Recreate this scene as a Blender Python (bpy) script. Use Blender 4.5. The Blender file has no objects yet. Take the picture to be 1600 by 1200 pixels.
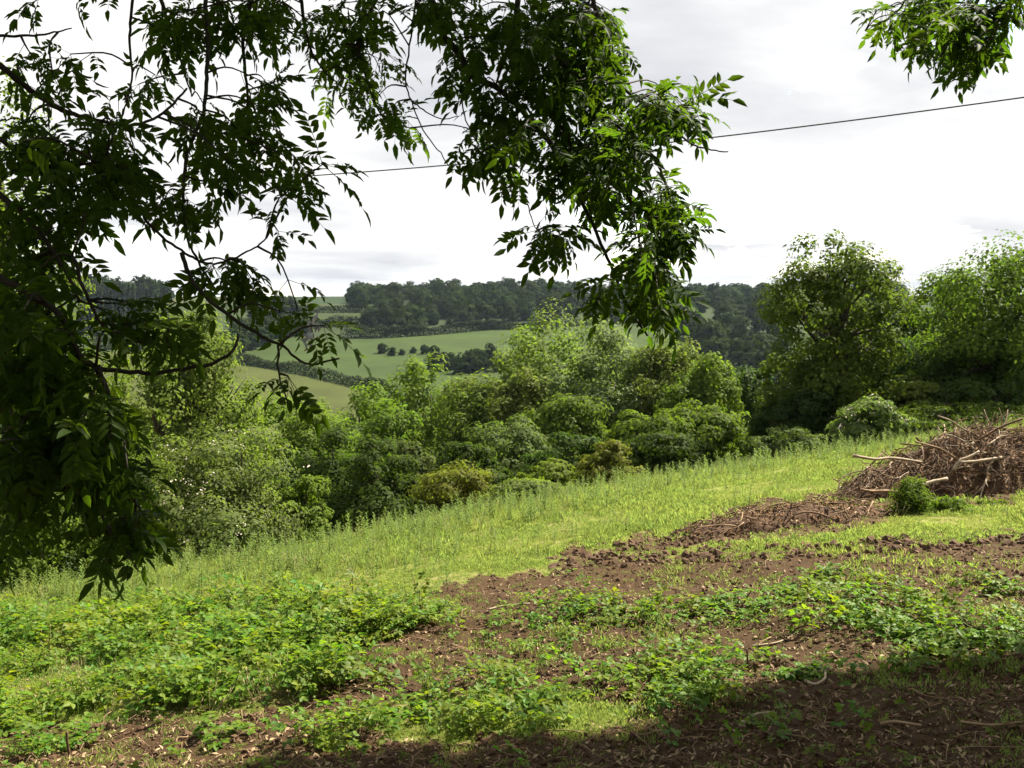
import bpy, math, random
import numpy as np
from mathutils import Vector, Matrix, Quaternion
rad = math.radians
S = bpy.context.scene
COL = S.collection
RNG = np.random.default_rng(7)
random.seed(7)

# ---------------------------------------------------------------- camera, sky, sun, exposure
F = 1570.0                                   # focal length in photograph pixels (1600 wide)
PITCH = math.atan(150 / F)
cam = bpy.data.cameras.new('camera'); camo = bpy.data.objects.new('camera', cam); COL.objects.link(camo)
cam.sensor_width = 36; cam.lens = 36 * F / 1600; cam.clip_start = 0.05; cam.clip_end = 6000
camo.location = (0, 0, 0); camo.rotation_euler = (math.pi / 2 - PITCH, 0, 0)
S.camera = camo
SUN_AZ, SUN_EL = rad(52), rad(52)            # azimuth measured to the right of the view direction (+Y)
sd = np.array([math.sin(SUN_AZ) * math.cos(SUN_EL), math.cos(SUN_AZ) * math.cos(SUN_EL), math.sin(SUN_EL)])
sl = bpy.data.lights.new('sun', 'SUN'); sl.energy = 5.0; sl.angle = rad(0.55); sl.color = (1, .93, .79)
so = bpy.data.objects.new('sun', sl); COL.objects.link(so)
so.rotation_euler = Vector(sd).to_track_quat('Z', 'Y').to_euler(); so.location = (0, 0, 30)
W = bpy.data.worlds.new('World'); S.world = W; W.use_nodes = True
def world():
    nt = W.node_tree; N = nt.nodes; L = nt.links; N.clear()
    out = N.new('ShaderNodeOutputWorld'); bg = N.new('ShaderNodeBackground'); bg.inputs[1].default_value = 0.1
    sky = N.new('ShaderNodeTexSky'); sky.sky_type = 'NISHITA'; sky.sun_disc = False
    sky.sun_elevation = SUN_EL; sky.sun_rotation = SUN_AZ
    tc = N.new('ShaderNodeTexCoord'); sp = N.new('ShaderNodeSeparateXYZ'); L.new(tc.outputs['Generated'], sp.inputs[0])
    def M(op, a, b):
        m = N.new('ShaderNodeMath'); m.operation = op
        for i, q in enumerate((a, b)):
            if q is None: continue
            if isinstance(q, (int, float)): m.inputs[i].default_value = q
            else: L.new(q, m.inputs[i])
        return m.outputs[0]
    z = M('ADD', M('MAXIMUM', sp.outputs[2], 0.0), 0.13)
    cb = N.new('ShaderNodeCombineXYZ'); L.new(M('DIVIDE', sp.outputs[0], z), cb.inputs[0]); L.new(M('DIVIDE', sp.outputs[1], z), cb.inputs[1])
    def noise(scale, det, rough, off):
        mp = N.new('ShaderNodeMapping'); mp.inputs[1].default_value = off; L.new(cb.outputs[0], mp.inputs[0])
        n = N.new('ShaderNodeTexNoise'); n.inputs['Scale'].default_value = scale; n.inputs['Detail'].default_value = det
        n.inputs['Roughness'].default_value = rough; n.inputs['Distortion'].default_value = .25
        L.new(mp.outputs[0], n.inputs['Vector']); return n.outputs['Fac']
    def ramp(f, stops):
        r = N.new('ShaderNodeValToRGB'); e = r.color_ramp.elements
        e[0].position, e[0].color = stops[0][0], (*stops[0][1], 1); e[1].position, e[1].color = stops[-1][0], (*stops[-1][1], 1)
        for p, c in stops[1:-1]:
            q = e.new(p); q.color = (*c, 1)
        L.new(f, r.inputs[0]); return r.outputs[0]
    shade = ramp(noise(.75, 7, .55, (3.1, 1.7, 0)), [(.30, (.68, .69, .73)), (.40, (.81, .82, .84)), (.49, (.96, .96, .96)), (.60, (1.05, 1.04, 1.02))])
    cover = ramp(noise(.55, 8, .6, (9.4, 4.2, 3.0)), [(.33, (0, 0, 0)), (.43, (1, 1, 1))])
    k = N.new('ShaderNodeVectorMath'); k.operation = 'SCALE'; k.inputs['Scale'].default_value = 2.7; L.new(shade, k.inputs[0])
    mix = N.new('ShaderNodeMix'); mix.data_type = 'RGBA'
    L.new(cover, mix.inputs['Factor']); L.new(sky.outputs[0], mix.inputs[6]); L.new(k.outputs[0], mix.inputs[7])
    L.new(mix.outputs[2], bg.inputs[0]); L.new(bg.outputs[0], out.inputs[0])
world()
S.view_settings.view_transform = 'Standard'; S.view_settings.look = 'None'
S.view_settings.exposure = 2.0; S.view_settings.gamma = 1.0; S.view_settings.use_curve_mapping = False
S.render.engine = 'CYCLES'
cy = S.cycles; cy.use_denoising = True
cy.max_bounces = 6; cy.diffuse_bounces = 3; cy.glossy_bounces = 2; cy.transmission_bounces = 4; cy.volume_bounces = 0; cy.transparent_max_bounces = 4

# ---------------------------------------------------------------- projection helpers (photograph pixel <-> place)
cp, sp_ = math.cos(PITCH), math.sin(PITCH)
def ray(px, py):
    a = (np.asarray(px, float) - 800) / F; b = (600 - np.asarray(py, float)) / F
    return np.stack([a, cp + b * sp_ + 0 * a, -sp_ + b * cp + 0 * a], -1)
def at(px, py, d):
    r = ray(px, py); return r / r[..., 1:2] * np.asarray(d, float)[..., None]
def proj(p):
    x, y, z = p[..., 0], p[..., 1], p[..., 2]
    c = np.maximum(y * cp - z * sp_, 1e-3)
    return 800 + F * x / c, 600 - F * (y * sp_ + z * cp) / c
def hash2(i, j, s):
    h = (i.astype(np.int64) * 374761393 + j.astype(np.int64) * 668265263 + s * 974634777) & 0x7fffffff
    h = ((h ^ (h >> 13)) * 1274126177) & 0x7fffffff
    return ((h ^ (h >> 16)) & 0xffff) / 65535.0
def vnoise(x, y, s=0):
    i = np.floor(x); j = np.floor(y); fx = x - i; fy = y - j
    fx = fx * fx * (3 - 2 * fx); fy = fy * fy * (3 - 2 * fy)
    a, b, c, d = hash2(i, j, s), hash2(i + 1, j, s), hash2(i, j + 1, s), hash2(i + 1, j + 1, s)
    return (a * (1 - fx) + b * fx) * (1 - fy) + (c * (1 - fx) + d * fx) * fy
def fbm(x, y, s=0, o=4):
    t = 0; a = .5
    for k in range(o):
        t = t + a * (vnoise(x, y, s + k) - .5); x = x * 2.03; y = y * 2.03; a *= .5
    return t
def sstep(a, b, x):
    t = np.clip((x - a) / (b - a), 0, 1); return t * t * (3 - 2 * t)
def inpoly(px, py, poly):
    px = np.asarray(px); py = np.asarray(py); r = np.zeros(px.shape, bool); n = len(poly)
    for i in range(n):
        x0, y0 = poly[i]; x1, y1 = poly[(i + 1) % n]
        if y0 == y1: continue
        c = (y0 > py) != (y1 > py)
        r ^= c & (px < (x1 - x0) * (py - y0) / (y1 - y0) + x0)
    return r
def ground(x, y):
    x = np.asarray(x, float); y = np.asarray(y, float)
    yc = np.where(y > -20, y, -20)
    zn = -2.62 + .1 * 40 * np.tanh(x / 40) - .1 * np.minimum(yc, 200)
    t = y - (24 + .72 * np.clip(x, -40, 40))
    zn = zn - .17 * 3 * np.log1p(np.exp(np.clip(t / 3, -30, 60)))
    zn = zn + .35 * fbm(x * .22, y * .22, 3, 3) * sstep(3, 12, y)
    dd = np.hypot(x, y)
    zf = np.interp(dd, [0, 100, 220, 300, 450, 600, 760, 820, 1000, 1600], [-37, -37, -36.5, -32, -22, -13, -6, -6, -16, -60])
    zf = zf + 5 * fbm(x * .006 + 3, y * .006, 9, 3) * sstep(200, 400, dd)
    w = sstep(60, 135, dd) * sstep(-50, 50, y)
    zb = np.where(dd > 120, np.maximum(zn, -60), zn)
    return zb * (1 - w) + zf * w
STEPS = np.concatenate([np.linspace(4, 60, 500), np.linspace(60.5, 950, 1200)])
def hit(px, py):
    """where the ray through a pixel meets the ground"""
    r = ray(px, py); r = r / r[1]
    p = STEPS[:, None] * r[None]
    g = ground(p[:, 0], p[:, 1])
    k = np.nonzero(p[:, 2] < g)[0]
    q = p[k[0]] if len(k) else p[-1]
    return np.array([q[0], q[1], float(ground(q[0], q[1]))])

# ---------------------------------------------------------------- mesh helpers
def mesh_np(name, verts, faces, mat=None, smooth=False):
    """verts (N,3); faces: list of int arrays (M,k)"""
    me = bpy.data.meshes.new(name); verts = np.asarray(verts, np.float32)
    fl = [np.asarray(f, np.int32) for f in faces if len(f)]
    loops = np.concatenate([f.ravel() for f in fl]); tot = np.concatenate([np.full(len(f), f.shape[1], np.int32) for f in fl])
    st = np.concatenate([[0], np.cumsum(tot)[:-1]]).astype(np.int32)
    me.vertices.add(len(verts)); me.vertices.foreach_set('co', verts.ravel())
    me.loops.add(len(loops)); me.loops.foreach_set('vertex_index', loops.astype(np.int32))
    me.polygons.add(len(tot)); me.polygons.foreach_set('loop_start', st); me.polygons.foreach_set('loop_total', tot)
    if smooth: me.polygons.foreach_set('use_smooth', np.ones(len(tot), bool))
    me.update(calc_edges=True); me.validate()
    if mat: me.materials.append(mat)
    return me
class MB:
    def __init__(s): s.v = []; s.q = []; s.t = []; s.n = 0
    def add(s, v, q=None, t=None):
        if q is not None and len(q): s.q.append(np.asarray(q) + s.n)
        if t is not None and len(t): s.t.append(np.asarray(t) + s.n)
        s.v.append(np.asarray(v, float)); s.n += len(v)
    def tube(s, pts, radii, sides=5):
        pts = np.asarray(pts, float); n = len(pts); radii = np.broadcast_to(np.asarray(radii, float), (n,))
        tan = np.gradient(pts, axis=0); tan /= np.linalg.norm(tan, axis=1, keepdims=True) + 1e-9
        ref = np.array([0, 0, 1.]) if abs(tan[0, 2]) < .9 else np.array([1., 0, 0])
        a = np.cross(tan, ref); a /= np.linalg.norm(a, axis=1, keepdims=True) + 1e-9; b = np.cross(tan, a)
        th = np.arange(sides) * 2 * math.pi / sides
        v = pts[:, None] + radii[:, None, None] * (np.cos(th)[None, :, None] * a[:, None] + np.sin(th)[None, :, None] * b[:, None])
        i = np.arange(n - 1)[:, None] * sides; j = np.arange(sides)[None]; jn = (j + 1) % sides
        q = np.stack([i + j, i + jn, i + sides + jn, i + sides + j], -1).reshape(-1, 4)
        cap = [[0, k + 1, k] for k in range(1, sides - 1)] + [[(n - 1) * sides, (n - 1) * sides + k, (n - 1) * sides + k + 1] for k in range(1, sides - 1)]
        s.add(v.reshape(-1, 3), q, cap)
    def mesh(s, name, mat, smooth=False):
        f = []
        if s.q: f.append(np.concatenate(s.q))
        if s.t: f.append(np.concatenate(s.t))
        return mesh_np(name, np.concatenate(s.v), f, mat, smooth)
def link(name, me, parent=None):
    o = bpy.data.objects.new(name, me); COL.objects.link(o)
    if parent: o.parent = parent
    return o
def tag(o, label=None, cat=None, group=None, kind=None):
    if label: o['label'] = label
    if cat: o['category'] = cat
    if group: o['group'] = group
    if kind: o['kind'] = kind
    return o
def thing(name, label, cat, loc, rz=0, group=None):
    o = bpy.data.objects.new(name, None); COL.objects.link(o); o.location = loc; o.rotation_euler = (0, 0, rz)
    o.empty_display_size = .2
    return tag(o, label, cat, group)
def copy_tree(o, parent=None):
    c = o.copy(); COL.objects.link(c); c.parent = parent
    for ch in o.children: copy_tree(ch, c)
    return c
def norm(v): return v / (np.linalg.norm(v, axis=-1, keepdims=True) + 1e-9)
def spline(pts, n):
    """smooth polyline through the points (Catmull-Rom)"""
    p = np.asarray(pts, float); p = np.vstack([2 * p[0] - p[1], p, 2 * p[-1] - p[-2]])
    t = np.linspace(0, len(p) - 3 - 1e-6, n); i = t.astype(int); f = (t - i)[:, None]
    a, b, c, d = p[i], p[i + 1], p[i + 2], p[i + 3]
    return .5 * (2 * b + (c - a) * f + (2 * a - 5 * b + 4 * c - d) * f ** 2 + (3 * b - a - 3 * c + d) * f ** 3)
def leaf_quads(pos, nrm, size, aspect=.55, rng=RNG, fold=.12):
    """one folded pointed leaf per position"""
    n = len(pos); r = rng.normal(size=(n, 3)); t = norm(np.cross(nrm, r)); b = np.cross(nrm, t)
    s = np.broadcast_to(np.asarray(size, float), (n,))[:, None]
    f = nrm * s * fold
    v = np.stack([pos - t * s * .5, pos + b * s * .5 * aspect + f, pos + t * s * .5, pos - b * s * .5 * aspect + f], 1)
    return v.reshape(-1, 3), np.arange(4 * n).reshape(n, 4)

# ---------------------------------------------------------------- materials
def nodemat(name):
    m = bpy.data.materials.new(name); m.use_nodes = True; nt = m.node_tree; nt.nodes.clear()
    return m, nt, nt.nodes, nt.links
def mathn(nt, op, a, b=None):
    n = nt.nodes.new('ShaderNodeMath'); n.operation = op
    for i, q in enumerate((a, b)):
        if q is None: continue
        if isinstance(q, (int, float)): n.inputs[i].default_value = q
        else: nt.links.new(q, n.inputs[i])
    return n.outputs[0]
def leafmat(name, col, trans=None, nscale=.8, var=.35, tw=.4, gloss=.25, rough=.45, hue=.03, yellow=0.0):
    """leaf: diffuse + light let through, with tone varying per leaf, per clump and per plant"""
    m, nt, N, L = nodemat(name)
    out = N.new('ShaderNodeOutputMaterial'); geo = N.new('ShaderNodeNewGeometry'); oi = N.new('ShaderNodeObjectInfo')
    no = N.new('ShaderNodeTexNoise'); no.inputs['Scale'].default_value = nscale; no.inputs['Detail'].default_value = 3
    L.new(geo.outputs['Position'], no.inputs['Vector'])
    f = mathn(nt, 'ADD', mathn(nt, 'MULTIPLY', geo.outputs['Random Per Island'], .45), mathn(nt, 'MULTIPLY', no.outputs['Fac'], .75))
    f = mathn(nt, 'ADD', f, mathn(nt, 'MULTIPLY', oi.outputs['Random'], .35))          # about 0.2 .. 1.3
    v = mathn(nt, 'ADD', mathn(nt, 'MULTIPLY', mathn(nt, 'SUBTRACT', f, .77), var * 1.8), 1.0)
    h = mathn(nt, 'ADD', mathn(nt, 'MULTIPLY', mathn(nt, 'SUBTRACT', oi.outputs['Random'], .5), hue), mathn(nt, 'ADD', .5, mathn(nt, 'MULTIPLY', mathn(nt, 'SUBTRACT', .77, f), hue * 1.2)))
    def hsv(c):
        n = N.new('ShaderNodeHueSaturation'); n.inputs['Color'].default_value = (*c, 1)
        L.new(h, n.inputs['Hue']); L.new(v, n.inputs['Value']); return n.outputs[0]
    if trans: trans = (trans[0] * .76, trans[1] * .76, trans[2] * .6)
    col = (col[0] * .74, col[1] * .74, col[2] * .58)
    trans = trans or (col[0] * 2.1, col[1] * 2.2, col[2] * .9)
    p = N.new('ShaderNodeBsdfPrincipled'); L.new(hsv(col), p.inputs['Base Color'])
    p.inputs['Roughness'].default_value = rough; p.inputs['Specular IOR Level'].default_value = gloss
    t = N.new('ShaderNodeBsdfTranslucent'); L.new(hsv(trans), t.inputs['Color'])
    mx = N.new('ShaderNodeMixShader'); mx.inputs[0].default_value = tw
    L.new(p.outputs[0], mx.inputs[1]); L.new(t.outputs[0], mx.inputs[2]); L.new(mx.outputs[0], out.inputs[0])
    return m
def plainmat(name, c0, c1, scale=6., rough=.8, bump=.3, stretch=(1, 1, 1), spec=.2, perobj=.25):
    m, nt, N, L = nodemat(name)
    out = N.new('ShaderNodeOutputMaterial'); p = N.new('ShaderNodeBsdfPrincipled'); tc = N.new('ShaderNodeTexCoord')
    mp = N.new('ShaderNodeMapping'); mp.inputs['Scale'].default_value = stretch; L.new(tc.outputs['Object'], mp.inputs[0])
    no = N.new('ShaderNodeTexNoise'); no.inputs['Scale'].default_value = scale; no.inputs['Detail'].default_value = 6; L.new(mp.outputs[0], no.inputs['Vector'])
    oi = N.new('ShaderNodeObjectInfo'); geo = N.new('ShaderNodeNewGeometry')
    f = mathn(nt, 'ADD', mathn(nt, 'SUBTRACT', mathn(nt, 'MULTIPLY', no.outputs['Fac'], 1.6), .3 + perobj), mathn(nt, 'MULTIPLY', mathn(nt, 'ADD', oi.outputs['Random'], geo.outputs['Random Per Island']), perobj))
    c0 = tuple(q * .76 for q in c0); c1 = tuple(q * .76 for q in c1)
    r = N.new('ShaderNodeValToRGB'); r.color_ramp.elements[0].color = (*c0, 1); r.color_ramp.elements[1].color = (*c1, 1)
    L.new(f, r.inputs[0]); L.new(r.outputs[0], p.inputs['Base Color'])
    p.inputs['Roughness'].default_value = rough; p.inputs['Specular IOR Level'].default_value = spec
    b = N.new('ShaderNodeBump'); b.inputs['Strength'].default_value = bump; b.inputs['Distance'].default_value = .02
    L.new(no.outputs['Fac'], b.inputs['Height']); L.new(b.outputs[0], p.inputs['Normal']); L.new(p.outputs[0], out.inputs[0])
    return m
MAT = dict(
    ash=leafmat('ash leaf', (.024, .046, .010), (.15, .28, .012), 1.5, .3, .36, .05, .6),
    bark=plainmat('bark', (.025, .02, .015), (.08, .065, .048), 14, .9, .5),
    twigbark=plainmat('twig bark', (.02, .016, .011), (.06, .05, .035), 30, .8, .2),
    grass=leafmat('grass blade', (.205, .270, .088), (.36, .47, .11), .5, .35, .4, .04, .6, .05),
    weed=leafmat('weed leaf', (.135, .185, .060), (.26, .38, .07), .6, .3, .4, .08, .6, .04),
    bramble=leafmat('bramble leaf', (.095, .158, .020), (.25, .42, .02), .9, .5, .35, .10, .5, .08),
    cane=plainmat('bramble cane', (.10, .05, .03), (.22, .14, .08), 20, .7, .1),
    stick=plainmat('dry stick', (.10, .058, .028), (.38, .255, .145), 9, .8, .3, (1, 1, 1), .2, .35),
    palestick=plainmat('bleached stick', (.19, .14, .09), (.42, .33, .22), 12, .75, .2),
    darkstick=plainmat('dark stick', (.045, .025, .013), (.17, .10, .054), 14, .8, .3),
    clod=plainmat('soil clod', (.045, .025, .013), (.125, .072, .040), 18, .95, .6),
    litter=plainmat('dead leaf litter', (.11, .065, .03), (.42, .31, .18), 5, .8, .1, (1, 1, 1), .2, .45),
    deadleaf=plainmat('brown dead leaf', (.048, .025, .011), (.23, .13, .062), 5, .8, .1, (1, 1, 1), .08, .4),
    mound=plainmat('brash soil', (.04, .022, .012), (.12, .068, .036), 9, .95, .8),
    wire=plainmat('cable sheath', (.05, .05, .06), (.09, .09, .10), 4, .6, 0),
    steel=plainmat('mast steel', (.2, .2, .22), (.3, .3, .32), 4, .6, 0),
    blossom=plainmat('cream blossom', (.50, .42, .34), (.70, .62, .50), 4, .7, 0),
    buttercup=plainmat('yellow petals', (.55, .42, .03), (.75, .60, .05), 4, .6, 0),
    straw=plainmat('dry grass stalk', (.22, .17, .08), (.46, .38, .20), 5, .7, 0),
    silk=plainmat('spider silk', (.7, .7, .7), (.85, .85, .85), 20, .35, .2, (1, 1, 1), .6),
    far=leafmat('far wood foliage', (.026, .042, .013), None, .015, .55, .2, .03, .8, .05),  # leaf colour kept dark to stand in for cloud shade over the wood
    conifer=leafmat('conifer needles', (.014, .024, .012), None, .08, .3, .15, .05, .7, .02),
    hedge=leafmat('hedge foliage', (.022, .034, .011), None, .12, .4, .25, .05, .7, .03),
)
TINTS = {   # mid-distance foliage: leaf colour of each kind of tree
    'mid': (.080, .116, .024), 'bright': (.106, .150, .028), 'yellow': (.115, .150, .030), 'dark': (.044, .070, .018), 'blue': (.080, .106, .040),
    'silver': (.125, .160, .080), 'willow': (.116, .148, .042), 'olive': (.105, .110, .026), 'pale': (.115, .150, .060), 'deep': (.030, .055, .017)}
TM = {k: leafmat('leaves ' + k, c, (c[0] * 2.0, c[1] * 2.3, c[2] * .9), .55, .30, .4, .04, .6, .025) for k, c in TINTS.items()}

# ---------------------------------------------------------------- ground: field, soil, valley and far hillside, one sheet
SOIL = [(-3000, 1500), (-100, 1125), (250, 1128), (480, 1105), (540, 1010), (610, 955), (720, 914), (860, 888), (1000, 874), (1300, 864), (1600, 836), (1900, 810), (5000, 560), (9000, 4000), (-9000, 4000)]
GRASSIN = [(560, 1115), (700, 1085), (860, 1085), (1000, 1110), (940, 1150), (640, 1165)]
SOILB = [(850, 876), (940, 852), (1050, 836), (1080, 815), (1250, 770), (1400, 738), (1700, 735), (1700, 780), (1450, 795), (1340, 838), (1150, 852), (1000, 862), (900, 884)]
LEFTB = [(-100, 945), (300, 940), (520, 945), (600, 960), (560, 1010), (490, 1105), (-100, 1125)]
FIELDS = [   # far fields, by their outline in the photograph, and the crop colour with cloud shade worked in
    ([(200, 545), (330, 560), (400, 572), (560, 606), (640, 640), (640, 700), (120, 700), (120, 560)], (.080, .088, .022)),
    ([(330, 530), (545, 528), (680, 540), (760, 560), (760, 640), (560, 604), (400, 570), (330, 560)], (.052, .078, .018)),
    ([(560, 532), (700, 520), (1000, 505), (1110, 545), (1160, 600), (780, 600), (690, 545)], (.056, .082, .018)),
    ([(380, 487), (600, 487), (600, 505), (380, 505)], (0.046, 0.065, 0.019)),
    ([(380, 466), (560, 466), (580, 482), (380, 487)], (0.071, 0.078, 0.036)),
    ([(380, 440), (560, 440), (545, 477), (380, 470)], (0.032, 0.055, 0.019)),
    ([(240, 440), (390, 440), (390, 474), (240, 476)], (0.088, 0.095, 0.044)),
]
def soil_mask(px, py):
    ox = 34 * (vnoise(px * .03, py * .05, 11) - .5) + 16 * (vnoise(px * .11, py * .16, 12) - .5); oy = 26 * (vnoise(px * .028, py * .06, 13) - .5) + 12 * (vnoise(px * .1, py * .2, 14) - .5)
    a = inpoly(px + ox, py + oy, SOIL) * 1.0
    a = np.where(inpoly(px + ox, py + oy, GRASSIN), .25, a)
    a = np.maximum(a, inpoly(px + ox, py + oy, SOILB) * .95)
    a = np.maximum(a, inpoly(px + ox, py + oy, LEFTB) * .55)
    bare = sstep(.60, .72, vnoise(px * .012, py * .05, 21)) * .35 * (py > 790) * (px > 700)      # worn patches in the turf
    return np.maximum(a, bare)
def build_ground():
    ang = np.concatenate([np.linspace(-180, -34, 60)[:-1], np.linspace(-34, 34, 470), np.linspace(34, 180, 60)[1:-1]])
    ang = np.radians(ang)
    d = np.concatenate([[.02], np.geomspace(.8, 5, 20)[:-1], np.geomspace(5, 40, 260)[:-1], np.geomspace(40, 1580, 190)])
    A, D = np.meshgrid(ang, d); x = D * np.sin(A); y = D * np.cos(A); z = ground(x, y)
    P = np.stack([x, y, z], -1).reshape(-1, 3)
    px, py = proj(P); front = P[:, 1] > 1
    px = np.where(front, px, 800); py = np.where(front, py, 3000)
    near = (P[:, 1] < 45) & (P[:, 1] > -30) & (np.abs(P[:, 0]) < 60)
    so_ = np.where(near, soil_mask(px, py), 0.)
    rough = .10 * fbm(P[:, 0] * 2.2, P[:, 1] * 2.2, 31, 5) * (.35 + so_) + .05 * so_ * np.abs(fbm(P[:, 0] * 7, P[:, 1] * 7, 37, 3))
    P[:, 2] += np.where(near, rough, 0)
    grass = np.array([.19, .205, .055]); dry = np.array([.24, .20, .10]); soil = np.array([.070, .041, .022])
    g = sstep(.45, .75, vnoise(P[:, 0] * .5, P[:, 1] * .5, 41) * .6 + vnoise(P[:, 0] * 1.7, P[:, 1] * 1.7, 42) * .5)[:, None]
    c = grass * (1 - .55 * g) + dry * .55 * g
    c = c * (1 - so_[:, None]) + soil * so_[:, None]
    farm = ~near
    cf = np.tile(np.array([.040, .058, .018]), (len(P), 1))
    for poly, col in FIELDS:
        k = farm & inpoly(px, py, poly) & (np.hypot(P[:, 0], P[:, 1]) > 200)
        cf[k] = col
    c = np.where(farm[:, None], cf * np.array([.60, .66, .6]), c) * np.array([.74, .74, .62])  # far field colours lowered to stand in for cloud shade on the hillside
    na, nd = len(ang), len(d); i = (np.arange(nd - 1)[:, None] * na); j = np.arange(na)[None]; jn = (j + 1) % na
    q = np.stack([i + j, i + jn, i + na + jn, i + na + j], -1).reshape(-1, 4)[:, ::-1]
    m, nt, N, L = nodemat('turf, soil and far fields')
    out = N.new('ShaderNodeOutputMaterial'); p = N.new('ShaderNodeBsdfPrincipled'); p.inputs['Roughness'].default_value = .95; p.inputs['Specular IOR Level'].default_value = .1
    at_ = N.new('ShaderNodeAttribute'); at_.attribute_name = 'ground_colour'; geo = N.new('ShaderNodeNewGeometry')
    def nz(s, det, rgh=.6):
        n = N.new('ShaderNodeTexNoise'); n.inputs['Scale'].default_value = s; n.inputs['Detail'].default_value = det; n.inputs['Roughness'].default_value = rgh
        L.new(geo.outputs['Position'], n.inputs['Vector']); return n.outputs['Fac']
    f = mathn(nt, 'ADD', mathn(nt, 'MULTIPLY', nz(9, 8, .7), 1.1), mathn(nt, 'MULTIPLY', nz(.06, 5), .7))
    v = mathn(nt, 'ADD', mathn(nt, 'MULTIPLY', mathn(nt, 'SUBTRACT', f, .9), 1.5), 1.0)
    h = N.new('ShaderNodeHueSaturation'); L.new(at_.outputs['Color'], h.inputs['Color']); L.new(v, h.inputs['Value']); L.new(h.outputs[0], p.inputs['Base Color'])
    b = N.new('ShaderNodeBump'); b.inputs['Strength'].default_value = .9; b.inputs['Distance'].default_value = .04; L.new(nz(14, 8, .75), b.inputs['Height']); L.new(b.outputs[0], p.inputs['Normal'])
    L.new(p.outputs[0], out.inputs[0])
    me = mesh_np('ground', P, [q], m, True)
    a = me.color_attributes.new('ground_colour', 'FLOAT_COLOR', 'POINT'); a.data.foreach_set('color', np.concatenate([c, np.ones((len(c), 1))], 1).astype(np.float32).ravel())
    tag(link('ground', me), 'grassy hillside field with bare soil, falling into a valley of pastures', None, None, 'structure')
build_ground()

# ---------------------------------------------------------------- trees
def crown_points(rng, Wd, H, cb, nl, n, flat=.75, spread=.62, clump=.36, loose=.45):
    """leaf positions and normals: lobes -> clumps -> leaves"""
    R = Wd / 2; ch = H * (1 - cb); cz = H * cb + ch / 2
    if cb < .09: cz = H * .36; ch = 2 * (H - cz)            # shrubs and hedgerow trees: leafy down to the ground
    lob = []
    for k in range(nl):
        v = norm(rng.normal(size=3)); v = v / np.abs(v).max() ** .35 * rng.uniform(.35, 1) ** .5 * spread
        r = rng.uniform(.36, .54) * (1 if nl > 4 else 1.25)
        lob.append((v[0] * R, v[1] * R, cz + v[2] * ch / 2, r * R, min(r * ch / 2 * 1.0, r * R * 1.6)))
    lob.append((0, 0, H - .45 * ch / 2, .5 * R, .45 * ch / 2)); lob.append((0, 0, cz, .6 * R, .5 * ch / 2))
    pos, nr = [], []; wts = np.array([l[3] * l[3] for l in lob]); wts /= wts.sum()
    for l, w in zip(lob, wts):
        m = int(n * w); K = 16
        cd = norm(rng.normal(size=(K, 3)) + np.array([0, 0, .35])); cc = cd * rng.uniform(.62, 1.0, (K, 1))
        k = rng.integers(0, K, m)
        off = norm(rng.normal(size=(m, 3))) * rng.uniform(.2, 1, (m, 1)) ** .5 * clump * rng.uniform(.7, 1.25, K)[k][:, None]
        off[:, 2] *= flat
        u = cc[k] + off
        pos.append(u * np.array([l[3], l[3], l[4]]) + np.array(l[:3]))
        nr.append(norm(norm(off) * (.9 if loose > .3 else .35) + cd[k] * (.5 if loose > .3 else .9) + np.array([0, 0, .45 if loose > .3 else .1]) + rng.normal(size=(m, 3)) * loose))
    return np.concatenate(pos), np.concatenate(nr), lob
def tree_meshes(seed, Wd, H, cb, nl, n, ls, mat, aspect=.6, bark=None, spread=.62, clump=.36, bent=.1, loose=.45):
    rng = np.random.default_rng(seed)
    p, nr, lob = crown_points(rng, Wd, H, cb, nl, n, spread=spread, clump=clump, loose=loose)
    keep = p[:, 2] > .03 * H; p, nr = p[keep], nr[keep]
    v, q = leaf_quads(p, nr, ls * rng.uniform(.6, 1.35, len(p)), aspect, rng)
    crown = mesh_np('crown', v, [q], mat)
    mb = MB(); r0 = .022 * H + .02
    top = np.array([rng.normal() * bent * Wd * .3, rng.normal() * bent * Wd * .3, H * .82])
    tr = spline([(0, 0, -.15 * H), (0, 0, 0), top * [.4, .4, 0] + [0, 0, H * .35], top * [.8, .6, 0] + [0, 0, H * .6], top], 9)
    mb.tube(tr, np.linspace(r0, r0 * .15, 9), 7)
    for l in lob:
        zb = min(l[2] * .6, H * .6); k = int(np.clip(np.searchsorted(tr[:, 2], zb), 1, 8)); a = tr[k]; c = np.array(l[:3])
        mid = (a + c) / 2 + rng.normal(size=3) * .06 * Wd; end = c + (c - a) * .35
        mb.tube(spline([a, mid, c, end], 7), np.linspace(r0 * .45, r0 * .06, 7), 5)
        for s in range(3):
            e = c + norm(rng.normal(size=3) + [0, 0, .3]) * l[3] * .8
            mb.tube(spline([mid, (mid + e) / 2 + rng.normal(size=3) * .04 * Wd, e], 5), np.linspace(r0 * .2, r0 * .04, 5), 4)
    return mb.mesh('trunk', bark or MAT['bark'], True), crown
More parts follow.
